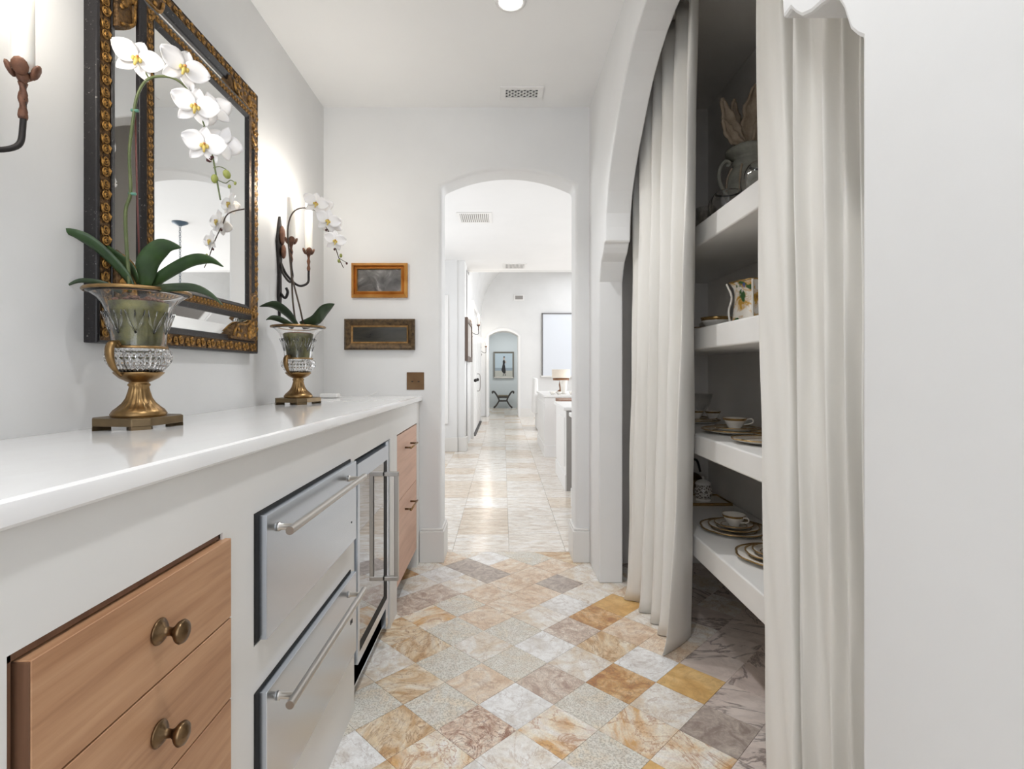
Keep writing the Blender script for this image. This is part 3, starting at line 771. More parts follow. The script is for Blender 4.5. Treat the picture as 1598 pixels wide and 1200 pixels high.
# ------------------------------------------------------------------ orchids
def petal_bm(L, W, cup=.25, back=0.0, tip=.9, rows=8, cols=6):
    """petal along +Z from the origin in the XZ plane, facing +Y"""
    bm = B(); g_ = []
    for i in range(rows + 1):
        s = i / rows
        w_ = W * (math.sin(PI * min(1, (s * .93 + .05)) ** tip)) ** .75
        row = []
        for j in range(cols + 1):
            u = j / cols * 2 - 1
            x = u * w_ / 2; z = L * s
            y = cup * W * (u * u * .22) * s - back * L * s * s + .012 * L * math.sin(7 * s + 3 * u)
            row.append(bm.verts.new((x, y, z)))
        g_.append(row)
    for i in range(rows):
        for j in range(cols):
            bm.faces.new((g_[i][j], g_[i][j + 1], g_[i + 1][j + 1], g_[i + 1][j]))
    return bm
def flower(parent, pos, facing, size=.045, roll=0.0):
    """phalaenopsis bloom: lip is the part, its five petals are sub-parts"""
    f = Vector(facing).normalized()
    up = Vector((0, 0, 1)); x = up.cross(f).normalized() * -1; z = x.cross(f) if x.cross(f).z > 0 else f.cross(x)
    M = Matrix((( -x.x, f.x, z.x), (-x.y, f.y, z.y), (-x.z, f.z, z.z))).to_4x4()
    M = Matrix.Translation(Vector(pos)) @ M @ Matrix.Rotation(roll, 4, 'Y') @ Matrix.Scale(size, 4)
    bm = B()
    ball(bm, (0, .16, -.02), .10, 1, 1.1, .9, 1)
    ball(bm, (-.13, .18, -.12), .10, .8, .9, 1.2, 1, ); ball(bm, (.13, .18, -.12), .10, .8, .9, 1.2, 1)
    tube(bm, [(0, .14, -.1), (0, .24, -.26), (0, .2, -.44)], lambda s: .11 - .07 * s, 6)
    bmesh.ops.transform(bm, matrix=M, verts=bm.verts)
    lip = obj('flower', bm, lip_m, parent, True)
    b2 = ball(B(), (0, .27, -.03), .055, 1, .8, 1, 1); bmesh.ops.transform(b2, matrix=M, verts=b2.verts)
    obj('throat', b2, lip_r, lip, True)
    specs = [(-78, 1.0, 1.02, 0.0), (78, 1.0, 1.02, 0.0), (0, .92, .62, -.05), (-142, .92, .60, -.05), (142, .92, .60, -.05)]
    for ang, L, W, yo in specs:
        p = petal_bm(L, W, .5, -.06 if yo == 0 else .10)
        bmesh.ops.transform(p, matrix=M @ Matrix.Translation((0, yo + (.05 if yo == 0 else 0), 0)) @ Matrix.Rotation(R(ang), 4, 'Y'), verts=p.verts)
        o = obj('petal', p, petal_m, lip, True)
        sd = o.modifiers.new('s', 'SOLIDIFY'); sd.thickness = .0006
    return lip
def leaf(parent, pts, W, m, fold=.25, side=None):
    """strap leaf along 3-D points"""
    P_ = smoothpath(pts, 6); bm = B(); rows = []
    n_ = len(P_)
    for i, p in enumerate(P_):
        s = i / (n_ - 1)
        d = (P_[min(i + 1, n_ - 1)] - P_[max(i - 1, 0)]).normalized()
        sd = Vector(side) if side else d.cross(Vector((0, 0, 1)))
        sd = (sd - d * sd.dot(d)).normalized(); nn = sd.cross(d).normalized()
        if nn.z < 0: nn = -nn
        w_ = W * (.35 + .65 * math.sin(PI * min(1, s * .75 + .18))) * (1 if s < .6 else max(0.06, 1 - .92 * ((s - .6) / .4) ** 1.7))
        rows.append([bm.verts.new(p + sd * u * w_ / 2 + nn * abs(u) * fold * w_ / 2) for u in (-1, -.55, 0, .55, 1)])
    for i in range(n_ - 1):
        for j in range(4): bm.faces.new((rows[i][j], rows[i][j + 1], rows[i + 1][j + 1], rows[i + 1][j]))
    o = obj('leaf', bm, m, parent, True)
    s_ = o.modifiers.new('s', 'SOLIDIFY'); s_.thickness = .0016
    return o
def orchid_near():
    t = thing('orchid', 'tall white orchid in full bloom in the urn before the mirror', 'plant')
    Y = 1.245
    def Q(px, py, y=Y): return onY(px, py, y)
    obj('potting_bark', ball(B(), (VN.x, VN.y, VN.z + .305 - .012), .058, 1, 1, .16, 3), bark_m, t, True)
    bm = B(); rr = random.Random(4)
    for k in range(42):
        a = rr.random() * 2 * PI; d = rr.random() ** .5 * .058
        ball(bm, (VN.x + d * math.cos(a), VN.y + d * math.sin(a), VN.z + .305 - .006 + rr.random() * .006), .009, 1, .7, .5, 1, Matrix.Rotation(rr.random() * 3, 4, 'Z'))
    o = obj('bark_chips', bm, bark_m, t); o['kind'] = 'stuff'
    obj('moss_pot', lathe(B(), [(0, .19), (.040, .19), (.045, .20), (.049, .235), (.056, .27), (.060, .296), (0, .298)], VN.x, VN.y, VN.z, n=24, cap=False), moss_m, t, True)
    st = [Q(203, 452), Q(198, 390), Q(196, 330), Q(204, 300), Q(202, 240), Q(208, 185), Q(214, 150), Q(229, 125), Q(252, 119), Q(275, 124), Q(296, 142), Q(306, 162), Q(318, 195), Q(326, 222), Q(333, 250), Q(340, 290), Q(344, 312)]
    st = [p + Vector((.0, 0, 0)) for p in st]
    s = obj('stem', tube(B(), smoothpath(st, 4), lambda u: .0042 - .0024 * u, 8), stem_m, t, True)
    obj('stake', tube(B(), [Q(219, 450, Y + .01), Q(214, 300, Y + .01), Q(211, 172, Y + .01)], .0022, 6), stake_m, t, True)
    for py, px in ((172, 210), (302, 206)):
        obj('clip', tube(B(), [Q(px - 5, py), Q(px + 6, py + 1)], .0035, 6), clip_m, t, True)
    yf = Y + .0
    F = [((214, 92), (.62, -.80, .10), 42, R(14)), ((286, 106), (.80, -.66, .1), 43, R(16)), ((305, 166), (.55, -.9, .05), 40, R(8)), ((334, 172, .05), (-.35, .9, .2), 34, R(20)),
         ((319, 226), (.5, -.9, .0), 37, R(3)), ((348, 224, .05), (-.3, .9, .2), 34, R(-20))]
    for f in F:
        (px, py), dy = f[0][:2], (f[0][2] if len(f[0]) > 2 else -.012)
        flower(t, Q(px, py, yf + dy), f[1], f[2] / FX * Y * .86, f[3])
    # pedicels
    for a, b in (((232, 122), (218, 100)), ((296, 142), (288, 112)), ((308, 168), (306, 168)), ((326, 222), (321, 228))):
        obj('flower_stalk', tube(B(), [Q(*a), Q((a[0] + b[0]) / 2 + 1, (a[1] + b[1]) / 2), Q(*b)], .0016, 6), stem_m, t, True)
    obj('stem_node', ball(ball(B(), Q(327, 250), .007, 1.2, 1, .8, 1), Q(331, 246), .005, 1, 1, 1, 1), node_m, t, True)
    for px, py, r, a in ((354, 272, .0105, -.4), (335, 279, .010, 0), (367, 286, .004, .3), (358, 291, .0045, .2)):
        obj('bud', ball(B(), Q(px, py), r, .8, .8, 1.1, 2, Matrix.Rotation(a, 4, 'Y')), bud_m, t, True)
    bm = tube(B(), smoothpath([Q(333, 262), Q(342, 260), Q(352, 264), Q(355, 270)], 3), .0011, 5)
    tube(bm, smoothpath([Q(340, 281), Q(352, 286), Q(360, 281), Q(368, 286)], 3), .0011, 5)
    obj('flower_stalk', bm, stem_m, t, True)
    L = [([(205, 448, 1.25), (190, 425, 1.24), (150, 385, 1.22), (115, 364, 1.20), (80, 359, 1.19)], .036, leaf_m),
         ([(215, 445, 1.26), (200, 420, 1.27), (165, 395, 1.275), (130, 378, 1.28), (105, 370, 1.28)], .048, leaf_m),
         ([(222, 448, 1.25), (226, 425, 1.23), (238, 397, 1.215), (258, 384, 1.20), (283, 386, 1.19)], .056, leaf_m),
         ([(232, 448, 1.26), (255, 430, 1.25), (295, 408, 1.24), (325, 405, 1.23), (349, 416, 1.22)], .034, leaf_m),
         ([(235, 452, 1.22), (262, 449, 1.17), (300, 449, 1.14), (328, 460, 1.13), (348, 476, 1.13)], .022, leaf_dk),
         ([(190, 454, 1.24), (160, 442, 1.22), (125, 438, 1.21), (102, 447, 1.20)], .014, leaf_dk)]
    for pts, W, m in L:
        leaf(t, [Q(*p) for p in pts], W * .8, m, .35, (.25, -.5, .9))
    return t
def orchid_far():
    t = thing('orchid', 'small white orchid arching right in the urn near the corner', 'plant')
    def Q(px, py, y=2.17): return onY(px, py, y)
    obj('potting_bark', ball(B(), (VF.x, VF.y, VF.z + .293), .058, 1, 1, .16, 2), bark_m, t, True)
    obj('moss_pot', lathe(B(), [(0, .19), (.040, .19), (.045, .20), (.049, .235), (.056, .27), (.060, .292), (0, .294)], VF.x, VF.y, VF.z, n=24, cap=False), moss_m, t, True)
    obj('stem', tube(B(), smoothpath([Q(462, 508, VF.y), Q(457, 470, 2.19), Q(455, 430), Q(452, 400), Q(449, 360), Q(455, 335), Q(468, 325), Q(485, 326), Q(498, 333, 2.13), Q(508, 352, 2.13), Q(516, 368, 2.13), Q(523, 385, 2.13), Q(529, 403, 2.13), Q(536, 418, 2.13)], 4), lambda u: .004 - .0024 * u, 8), stem_dk, t, True)
    obj('stake', tube(B(), [Q(474, 508, VF.y), Q(468, 480, 2.18), Q(455, 430, 2.17)], .0035, 6), stem_dk, t, True)
    for px, py, fc, s, rl in ((492, 317, (.55, -.8, .1), 20, .2), (511, 344, (.6, -.8, 0), 20, .2), (522, 375, (.6, -.8, 0), 18, .1), (519, 352, (-.1, .9, .2), 17, .5), (505, 322, (-.2, .9, .2), 16, .2)):
        flower(t, Q(px, py, 2.12 if fc[1] < 0 else 2.16), fc, s / FX * 2.13, rl)
    for px, py in ((532, 399), (529, 407), (541, 411), (509, 359), (522, 389)):
        obj('bud', ball(B(), Q(px, py, 2.13), .0075 if px > 525 and px < 535 else .005, .9, .9, 1.2, 1), bud_m if 525 < px < 535 else node_m, t, True)
    obj('flower_stalk', tube(B(), smoothpath([Q(529, 403, 2.13), Q(536, 407, 2.13), Q(543, 411, 2.13)], 3), .0012, 5), stem_dk, t, True)
    L = [([(462, 508, 2.19), (448, 490, 2.17), (428, 476, 2.13), (405, 478, 2.08)], .040, leaf_dk),
         ([(458, 510, 2.18), (440, 500, 2.12), (425, 496, 2.08), (415, 499, 2.05)], .024, leaf_dk),
         ([(470, 508, 2.2), (492, 500, 2.17), (508, 482, 2.14), (522, 474, 2.12)], .046, leaf_dk)]
    for pts, W, m in L: leaf(t, [Q(*p) for p in pts], W, m, .3, (.25, -.6, .7))
    return t
orchid_near(); orchid_far()

# ------------------------------------------------------------------ pictures, switch plate, charger on the back wall
def yring(bm, x0, x1, z0, z1, w_, yb, yo, yi):
    O = [(x0, z0), (x1, z0), (x1, z1), (x0, z1)]; I = [(x0 + w_, z0 + w_), (x1 - w_, z0 + w_), (x1 - w_, z1 - w_), (x0 + w_, z1 - w_)]
    V = lambda p, y: bm.verts.new((p[0], y, p[1]))
    ob = [V(p, yb) for p in O]; of = [V(p, yo) for p in O]; if_ = [V(p, yi) for p in I]; ib = [V(p, yb) for p in I]
    for k in range(4):
        j = (k + 1) % 4
        bm.faces.new((ob[k], ob[j], of[j], of[k])); bm.faces.new((of[k], of[j], if_[j], if_[k]))
        bm.faces.new((if_[k], if_[j], ib[j], ib[k])); bm.faces.new((ib[k], ib[j], ob[j], ob[k]))
    return bm
q = N('storm_drawing'); v = q.coord((1, 1, 1)); f = q.noise(v, 9, 6, .6, 1.5)
q.l(q.ramp(f, [(0.35, lin((48, 46, 44))), (0.55, lin((92, 90, 88))), (0.72, lin((176, 174, 172)))]), q.b.inputs['Base Color']); q.set(Roughness=.25); storm = q.m
q = N('dark_landscape'); v = q.coord((.4, 1, 3)); f = q.noise(v, 6, 5, .6, .6)
q.l(q.ramp(f, [(0.3, lin((34, 32, 26))), (0.7, lin((74, 70, 58)))]), q.b.inputs['Base Color']); q.set(Roughness=.25); darkland = q.m
x0, x1, z0, z1 = -.830, -.523, 1.452, 1.641
t = thing('picture', 'small grey stormy picture in an orange gilt frame, upper of two', 'picture', group='framed pictures on the end wall')
obj('frame', yring(B(), x0, x1, z0, z1, .016, YB, YB - .016, YB - .030), gilt_pic, t)
obj('inner_frame', yring(B(), x0 + .016, x1 - .016, z0 + .016, z1 - .016, .017, YB, YB - .014, YB - .028), gilt_pic, t)
obj('gilt_slip', yring(B(), x0 + .031, x1 - .031, z0 + .031, z1 - .031, .004, YB, YB - .020, YB - .014), pic_edge, t)
obj('canvas', bx(x0 + .033, x1 - .033, YB - .012, YB - .002, z0 + .033, z1 - .033), storm, t)
x0, x1, z0, z1 = -.867, -.483, 1.166, 1.335
t = thing('picture', 'long narrow dark picture in antique bronze frame, lower of two', 'picture', group='framed pictures on the end wall')
obj('frame', yring(B(), x0, x1, z0, z1, .010, YB, YB - .022, YB - .034), pic_dark, t)
obj('hollow', yring(B(), x0 + .010, x1 - .010, z0 + .010, z1 - .010, .026, YB, YB - .030, YB - .014), pic_dark, t)
obj('gilt_slip', yring(B(), x0 + .036, x1 - .036, z0 + .036, z1 - .036, .009, YB, YB - .018, YB - .010), pic_edge, t)
obj('canvas', bx(x0 + .045, x1 - .045, YB - .011, YB - .002, z0 + .045, z1 - .045), darkland, t)
t = thing('socket_plate', 'square aged bronze plate with two small toggles beside the doorway', 'switch')
obj('plate', bx(-.529, -.434, YB - .004, YB, .947, 1.043), mottled('bronze_plate', (92, 66, 42), (112, 88, 62), 12, .4, .75, .05, 60), t, bevel=.001)
for xx in (-.499, -.464):
    obj('toggle', lathe(B(), [(.0, -.006), (.005, -.006), (.005, .0), (0, .0)], xx, YB - .004, .995, n=12, cap=False), iron, t)
t = thing('charger', 'flat white plastic charger lying on worktop under the narrow picture', 'charger')
cpt = onY(515, 615, 2.72)
obj('charger_body', bx(cpt.x - .045, cpt.x + .045, 2.69, 2.75, .9142, .934), white_m, t, bevel=.005, seg=3)
obj('cord', tube(B(), smoothpath([(cpt.x + .045, 2.72, .919), (cpt.x + .09, 2.76, .916), (cpt.x + .16, 2.84, .915), (cpt.x + .2, 2.89, .935)], 6), .0018, 6), white_m, t, True)
obj('cord', tube(B(), smoothpath([(cpt.x - .045, 2.72, .919), (cpt.x - .09, 2.74, .92), (cpt.x - .12, 2.80, .95), (cpt.x - .13, 2.9, .99)], 6), .0018, 6), white_m, t, True)

# ------------------------------------------------------------------ ceiling fittings
def downlight(y, label):
    t = thing('recessed_light', label, 'ceiling light', (0.03, y, ZC))
    obj('trim_ring', lathe(B(), [(.045, -.0), (.062, -.0), (.060, -.006), (.047, -.008), (.045, 0)], n=32, cap=False), white_m, t, True)
    obj('lens', lathe(B(), [(0, -.004), (.046, -.004), (.046, -.001), (0, -.001)], n=32, cap=False), disc_m, t)
downlight(2.07, 'round glowing recessed ceiling light at the top of the photo')
def vent(x0, x1, y0, y1, label, lattice=True):
    t = thing('ceiling_vent', label, 'vent', ((x0 + x1) / 2, (y0 + y1) / 2, ZC), group='ceiling air vents')
    a, b = (x1 - x0) / 2, (y1 - y0) / 2
    m_ = .0285 if lattice else .03
    z = -.006
    bm = B(); box(bm, -a, a, -b, -b + m_, z, 0); box(bm, -a, a, b - m_, b, z, 0); box(bm, -a, -a + m_, -b + m_, b - m_, z, 0); box(bm, a - m_, a, -b + m_, b - m_, z, 0)
    obj('vent_frame', bm, white_m, t, bevel=.0015)
    obj('vent_backing', bx(-a + m_, a - m_, -b + m_, b - m_, -.0012, -.0002), black_m if lattice else grey_m, t)
    ia, ib = a - m_, b - m_
    if lattice:
        n_ = 5.3
        sp = 2 * ia / n_
        bm = B()
        for k in range(-12, 14):
            for sg in (1, -1):
                # line u = k*sp/... clipped to the opening
                c0 = k * sp
                pts = []
                for s in range(61):
                    u = -ia + 2 * ia * s / 60
                    v_ = sg * (u - c0)
                    if -ib <= v_ <= ib: pts.append((u, v_))
                if len(pts) > 1:
                    (u0, v0), (u1, v1) = pts[0], pts[-1]
                    d = Vector((u1 - u0, v1 - v0)).normalized(); nrm = Vector((-d.y, d.x)) * .0034
                    prism(bm, [(u0 + nrm.x, v0 + nrm.y), (u1 + nrm.x, v1 + nrm.y), (u1 - nrm.x, v1 - nrm.y), (u0 - nrm.x, v0 - nrm.y)], 2, -.005, -.0012)
        obj('vent_lattice', bm, white_m, t)
    else:
        for k in range(14):
            x = -ia + (k + .5) * 2 * ia / 14
            obj('slat', bx(x - .0045, x + .0045, -ib, ib, -.005, -.001), white_m, t)
    return t
vent(-.014, .208, 2.69, 2.822, 'white ceiling vent with diamond lattice in the near passage')
vent(-.43, -.105, 4.83, 5.17, 'white slatted ceiling vent just beyond the arched doorway', False)
vent(.0, .32, 7.12, 7.48, 'small white slatted vent far down the hall ceiling', False)
t = thing('wall_vent', 'tiny grey vent high on the far wall above the arched alcove', 'vent', group='ceiling air vents')
p0 = onY(802, 469, 12.2); p1 = onY(818, 460, 12.2)
obj('vent_frame', bx(p0.x, p1.x, 12.185, 12.2, p0.z, p1.z), white_m, t)
obj('vent_grille', bx(p0.x + .03, p1.x - .03, 12.18, 12.186, p0.z + .025, p1.z - .025), grey_m, t)

# ------------------------------------------------------------------ pantry shelves
shz = [(1.615, 1.53, 'topmost'), (1.216, 1.134, 'second from top'), (.802, .725, 'third from top'), (.405, .320, 'lowest')]
XSH = .75
for a, b, nm in shz:
    o = obj('shelf', bx(XSH, PX1 - .0005, .21, YB - .021, b, a), shelf_m, None, bevel=.006, seg=3)
    tag(o, 'thick white plastered pantry shelf, %s of the four' % nm, 'shelf', 'pantry shelves')

# ------------------------------------------------------------------ curtains
def curtain(name, label, bottom, top, z0, z1, rows=46, sub=9, puddle=None):
    t = None
    Bp = smoothpath([(x, y, 0) for x, y in bottom], sub); Tp = smoothpath([(x, y, 0) for x, y in top], sub)
    bm = B(); rws = []
    for i in range(rows + 1):
        s = i / rows; z = z0 + (z1 - z0) * s
        k = s ** .55 if s > 0 else 0
        row = []
        for j, (p, q_) in enumerate(zip(Bp, Tp)):
            pt = p.lerp(q_, k)
            wob = .003 * math.sin(z * 5.1 + j * .21) * (1 - s) + .0022 * math.sin(z * 11 + j * .5)
            row.append(bm.verts.new((pt.x + wob, pt.y + wob * .6, z + (puddle(j / len(Bp), s) if puddle else 0))))
        rws.append(row)
    for i in range(rows):
        for j in range(len(Bp) - 1):
            bm.faces.new((rws[i][j], rws[i][j + 1], rws[i + 1][j + 1], rws[i + 1][j]))
    o = obj(name, bm, linen, None, True)
    sd = o.modifiers.new('s', 'SOLIDIFY'); sd.thickness = .003
    return tag(o, label, 'curtain', 'linen pantry curtains')
lb = [(.625, 2.62), (.60, 2.56), (.645, 2.52), (.60, 2.47), (.555, 2.42), (.635, 2.375), (.590, 2.30), (.650, 2.275), (.612, 2.20), (.655, 2.165), (.612, 2.10), (.668, 2.065), (.640, 2.01), (.585, 1.94), (.66, 2.0), (.745, 2.09)]
lt = [(.650, 2.60), (.625, 2.55), (.665, 2.50), (.625, 2.44), (.640, 2.385), (.680, 2.34), (.640, 2.28), (.690, 2.25), (.650, 2.18), (.700, 2.14), (.665, 2.07), (.715, 2.035), (.685, 1.97), (.665, 1.90), (.700, 1.92), (.730, 2.03)]
lt = [(x, y * .985 + .0) for x, y in lt]
curtain('curtain', 'off-white linen curtain hanging on the doorway side of the pantry arch', lb, lt, .004, 2.46)
rt = [(.70, 1.325), (.665, 1.338), (.640, 1.345), (.622, 1.29), (.613, 1.22), (.611, 1.168), (.642, 1.170), (.643, 1.152), (.615, 1.130), (.611, 1.120), (.641, 1.116), (.641, 1.075), (.619, 1.038), (.611, 1.018), (.643, 1.016), (.638, .992), (.618, .972), (.611, .958), (.641, .955), (.632, .937), (.613, .918), (.640, .916), (.630, .88), (.613, .85), (.635, .84), (.625, .80), (.612, .77), (.635, .74), (.62, .70), (.635, .66)]
rb = [(x + (.006 if i > 3 else 0), y * (.935 + .0012 * i)) for i, (x, y) in enumerate(rt)]
curtain('curtain', 'wider off-white linen curtain hanging closest to the camera on the right', rb, rt, .004, 2.46)
t = thing('curtain_rod', 'plain iron curtain rod running behind the head of the arch', 'curtain rod')
obj('rod', tube(B(), [(.66, .62, 2.455), (.66, 2.75, 2.455)], .011, 12), iron, t, True)

# ------------------------------------------------------------------ china and glass in the pantry
def plate_bm(R_, z, scal=0.0, n=48):
    mod = (lambda a, zz, r: 1 + (scal * (abs(math.cos(4 * a)) ** .6 - .5) if r > R_ * .7 else 0)) if scal else None
    return lathe(B(), [(0, z + .002), (R_ * .55, z + .002), (R_ * .62, z + .004), (R_ * .97, z + .014), (R_, z + .016), (R_ * .99, z + .018), (R_ * .62, z + .008), (R_ * .55, z + .005), (0, z + .005)], n=n, mod=mod, cap=False)
def rim_bm(R_, z, scal=0.0, w_=.05, n=48):
    mod = (lambda a, zz, r: 1 + (scal * (abs(math.cos(4 * a)) ** .6 - .5)))
    return lathe(B(), [(R_ * (1 - w_), z + .0160), (R_ * 1.004, z + .0155), (R_ * 1.006, z + .0195), (R_ * (1 - w_), z + .0180), (R_ * (1 - w_), z + .0160)], n=n, mod=mod if scal else None, cap=False)
def plate(name, loc, R_, label, cat='plate', scal=.0, grp='gilt-edged china on the pantry shelves'):
    t = thing(name, label, cat, loc, random.random() * .5, grp)
    obj('dish', plate_bm(R_, 0, scal), china, t, True)
    obj('gilt_rim', rim_bm(R_, 0, scal), gold_rim, t, True)
    obj('inner_gilt_line', lathe(B(), [(R_ * .64, .0092), (R_ * .67, .0098), (R_ * .67, .0104), (R_ * .64, .0098), (R_ * .64, .0092)], n=40, cap=False), gold_rim, t, True)
    return t
def cup(loc, R_, H_, label, rz=0, handle=True, band=True):
    t = thing('teacup', label, 'cup', loc, rz, 'gilt-edged china on the pantry shelves')
    obj('bowl', lathe(B(), [(0, 0), (R_ * .45, 0), (R_ * .47, .006), (R_ * .62, H_ * .3), (R_ * .86, H_ * .72), (R_, H_), (R_ * .96, H_), (R_ * .80, H_ * .7), (R_ * .5, H_ * .25), (0, .01)], n=32, cap=False), china, t, True)
    if band:
        obj('gilt_band', lathe(B(), [(R_ * .90, H_ * .80), (R_ * 1.005, H_ * .985), (R_ * 1.01, H_ * 1.01), (R_ * .99, H_ * 1.01), (R_ * .885, H_ * .80)], n=32, cap=False), gold_rim, t, True)
    if handle:
        obj('handle', tube(B(), smoothpath([(R_ * .84, 0, H_ * .85), (R_ * 1.35, 0, H_ * .95), (R_ * 1.38, 0, H_ * .6), (R_ * .66, 0, H_ * .4)], 5), .0028, 6), china, t, True)
    return t
# lowest shelf
Z4 = .405
def setting(x, y, z, R_, who, scal=.03):
    plate('charger_plate', (x, y, z), R_, 'largest scalloped plate under the %s' % who, scal=scal)
    plate('dinner_plate', (x, y, z + .0085), R_ * .76, 'middle gilt-edged plate of the %s' % who, scal=scal * .6)
    plate('saucer', (x, y, z + .017), R_ * .58, 'small gilt-edged saucer topping the %s' % who)
    cup((x, y, z + .0235), R_ * .36, .045, 'white and gold teacup on the %s' % who, R(-60))
setting(.93, 2.13, Z4, .128, 'place setting further back on lowest shelf')
setting(.93, 1.80, Z4, .128, 'place setting half hidden by the near curtain, lowest shelf')
# tray with sugar jar
t = thing('tray', 'cream rectangular tray at the far end of the lowest shelf', 'tray', (.99, 2.62, Z4))
obj('tray_base', bx(-.10, .105, -.09, .09, 0, .008), china, t, bevel=.004)
bm = B(); box(bm, -.105, .11, -.095, -.088, 0, .014); box(bm, -.105, .11, .088, .095, 0, .014); box(bm, -.105, -.098, -.088, .088, 0, .014); box(bm, .103, .11, -.088, .088, 0, .014)
obj('tray_rim', bm, gold_rim, t, bevel=.003)
t = thing('sugar_jar', 'lidded white porcelain jar with lacy pattern on the tray', 'jar', (.985, 2.60, Z4 + .008))
lace = N('lace_china'); v = lace.coord(); f = lace.n('ShaderNodeTexVoronoi', feature='DISTANCE_TO_EDGE'); f.inputs['Scale'].default_value = 70; lace.l(v, f.inputs[0])
lace.l(lace.ramp(f.outputs[0], [(0.05, lin((232, 226, 216))), (0.16, lin((128, 116, 106)))]), lace.b.inputs['Base Color']); lace.set(Roughness=.2)
obj('jar_foot', lathe(B(), [(0, 0), (.036, 0), (.038, .008), (.030, .014), (0, .014)], n=24, cap=False), china, t, True)
obj('jar_body', lathe(B(), [(0, .012), (.030, .013), (.041, .030), (.043, .050), (.036, .072), (.034, .080), (0, .080)], n=28, cap=False), lace.m, t, True)
obj('jar_lid', lathe(B(), [(.037, .080), (.039, .084), (.033, .094), (.018, .103), (.006, .106), (.005, .110), (.008, .114), (.006, .119), (0, .121)], n=28, cap=False), china, t, True)
t = thing('teapot', 'dark round pot handle behind the lidded jar, lowest shelf', 'pot', (.99, 2.76, Z4))
obj('pot_body', ball(B(), (0, 0, .06), .055, 1, 1, 1.05, 3), brass_dark, t, True)
obj('pot_handle', tube(B(), smoothpath([(-.03, 0, .11), (-.02, 0, .17), (.02, 0, .18), (.04, 0, .12)], 6), .006, 8), iron, t, True)
# third shelf
Z3 = .802
plate('saucer', (.93, 2.52, Z3), .10, 'plain cream saucer under twin cups, third pantry shelf')
plate('dinner_plate', (.93, 2.52, Z3 + .008), .085, 'smaller cream plate under twin cups, third pantry shelf')
cup((.935, 2.56, Z3 + .0165), .036, .040, 'left of two matching teacups at the far end, third shelf', R(180), handle=False)
cup((1.00, 2.52, Z3 + .0165), .036, .040, 'right of two matching teacups at the far end, third shelf', R(180), handle=False)
plate('charger_plate', (.92, 2.10, Z3), .125, 'wide gilded plate carrying one teacup, third pantry shelf')
plate('saucer', (.92, 2.10, Z3 + .009), .08, 'saucer on the wide gilded plate, third pantry shelf')
cup((.92, 2.10, Z3 + .017), .046, .045, 'single teacup on the wide gilded plate, third shelf', R(-20))
plate('dessert_plate', (.88, 1.80, Z3), .095, 'flower-painted scalloped plate cut off by near curtain, third shelf', scal=.05)
plate('dessert_plate', (1.02, 1.98, Z3), .085, 'plate behind the flower-painted one, by the back wall', scal=.03)
for i_ in range(3):
    a_ = i_ * 2.1
# clear bowl, far end of third shelf
t = thing('glass_bowl', 'faint clear glass bowl at the far end, third pantry shelf', 'bowl', (1.03, 2.76, Z3))
obj('bowl_glass', lathe(B(), [(0, 0), (.03, 0), (.03, .006), (.012, .02), (.05, .08), (.062, .13), (.058, .13), (.046, .082), (.0, .028)], n=28, cap=False), thin_glass, t, True)
# second shelf
Z2 = 1.216
plate('dish_stack', (.90, 2.30, Z2), .115, 'flat cream plate under the handled sauce bowl, second shelf')
t = thing('sauce_bowl', 'white bowl with gold rim and curled handle, second shelf', 'bowl', (.875, 2.17, Z2 + .005), 0)
obj('bowl', lathe(B(), [(0, 0), (.032, 0), (.034, .006), (.050, .022), (.060, .046), (.057, .046), (.046, .024), (.0, .010)], n=32, cap=False), china, t, True)
obj('gilt_band', lathe(B(), [(.0565, .036), (.061, .0465), (.060, .049), (.057, .0475), (.0555, .036)], n=32, cap=False), gold_rim, t, True)
obj('handle', tube(B(), smoothpath([(.056, -.01, .040), (.078, -.01, .055), (.085, -.01, .040), (.068, -.01, .028), (.050, -.01, .020)], 5), .005, 7), china, t, True)
t = thing('dish', 'grey glazed covered dish behind the sauce bowl, second shelf', 'dish', (1.0, 2.40, Z2))
obj('dish_body', lathe(B(), [(0, 0), (.07, 0), (.10, .03), (.105, .05), (.09, .062), (0, .066)], n=36, cap=False), plain('grey_glaze', (150, 142, 132), .3), t, True)
# jardiniere
q = N('painted_china'); v = q.coord((1, 1, 1)); f = q.noise(v, 22, 4, .6, .8); col = q.ramp(f, [(.46, lin((236, 230, 220))), (.58, lin((206, 160, 70))), (.66, lin((150, 110, 60)))])
f2 = q.noise(v, 15, 3, .5, .5); col = q.mix(q.ramp(f2, [(.60, BW(0)), (.63, BW(1))]), col, lin((60, 96, 52)))
f3 = q.noise(q.coord((1.1, 1.2, .9)), 13, 2, .5); col = q.mix(q.ramp(f3, [(.64, BW(0)), (.66, BW(1))]), col, lin((80, 90, 150)))
q.l(col, q.b.inputs['Base Color']); q.set(Roughness=.15); painted = q.m
t = thing('jardiniere', 'square flower-painted china pot beside the near curtain, second shelf', 'vase', (.885, 1.875, Z2), R(20))
bm = B(); rings = []
for s_, z in ((.052, 0), (.056, .012), (.054, .04), (.050, .075), (.049, .105), (.053, .13), (.060, .146), (.063, .150), (.058, .150), (.048, .12), (.045, .05), (.044, .02)):
    ring_ = []
    for k in range(24):
        a = 2 * PI * (k + .5) / 24; c_, s2 = math.cos(a), math.sin(a)
        rr = s_ / max(abs(c_), abs(s2)) ** .75 * (1 + (.05 * math.cos(8 * a) if z > .14 else 0))
        ring_.append(bm.verts.new((rr * c_, rr * s2, z)))
    rings.append(ring_)
for k in range(len(rings) - 1):
    for i in range(24): bm.faces.new((rings[k][i], rings[k][(i + 1) % 24], rings[k + 1][(i + 1) % 24], rings[k + 1][i]))
bm.faces.new(rings[0]); bm.faces.new(rings[-1])
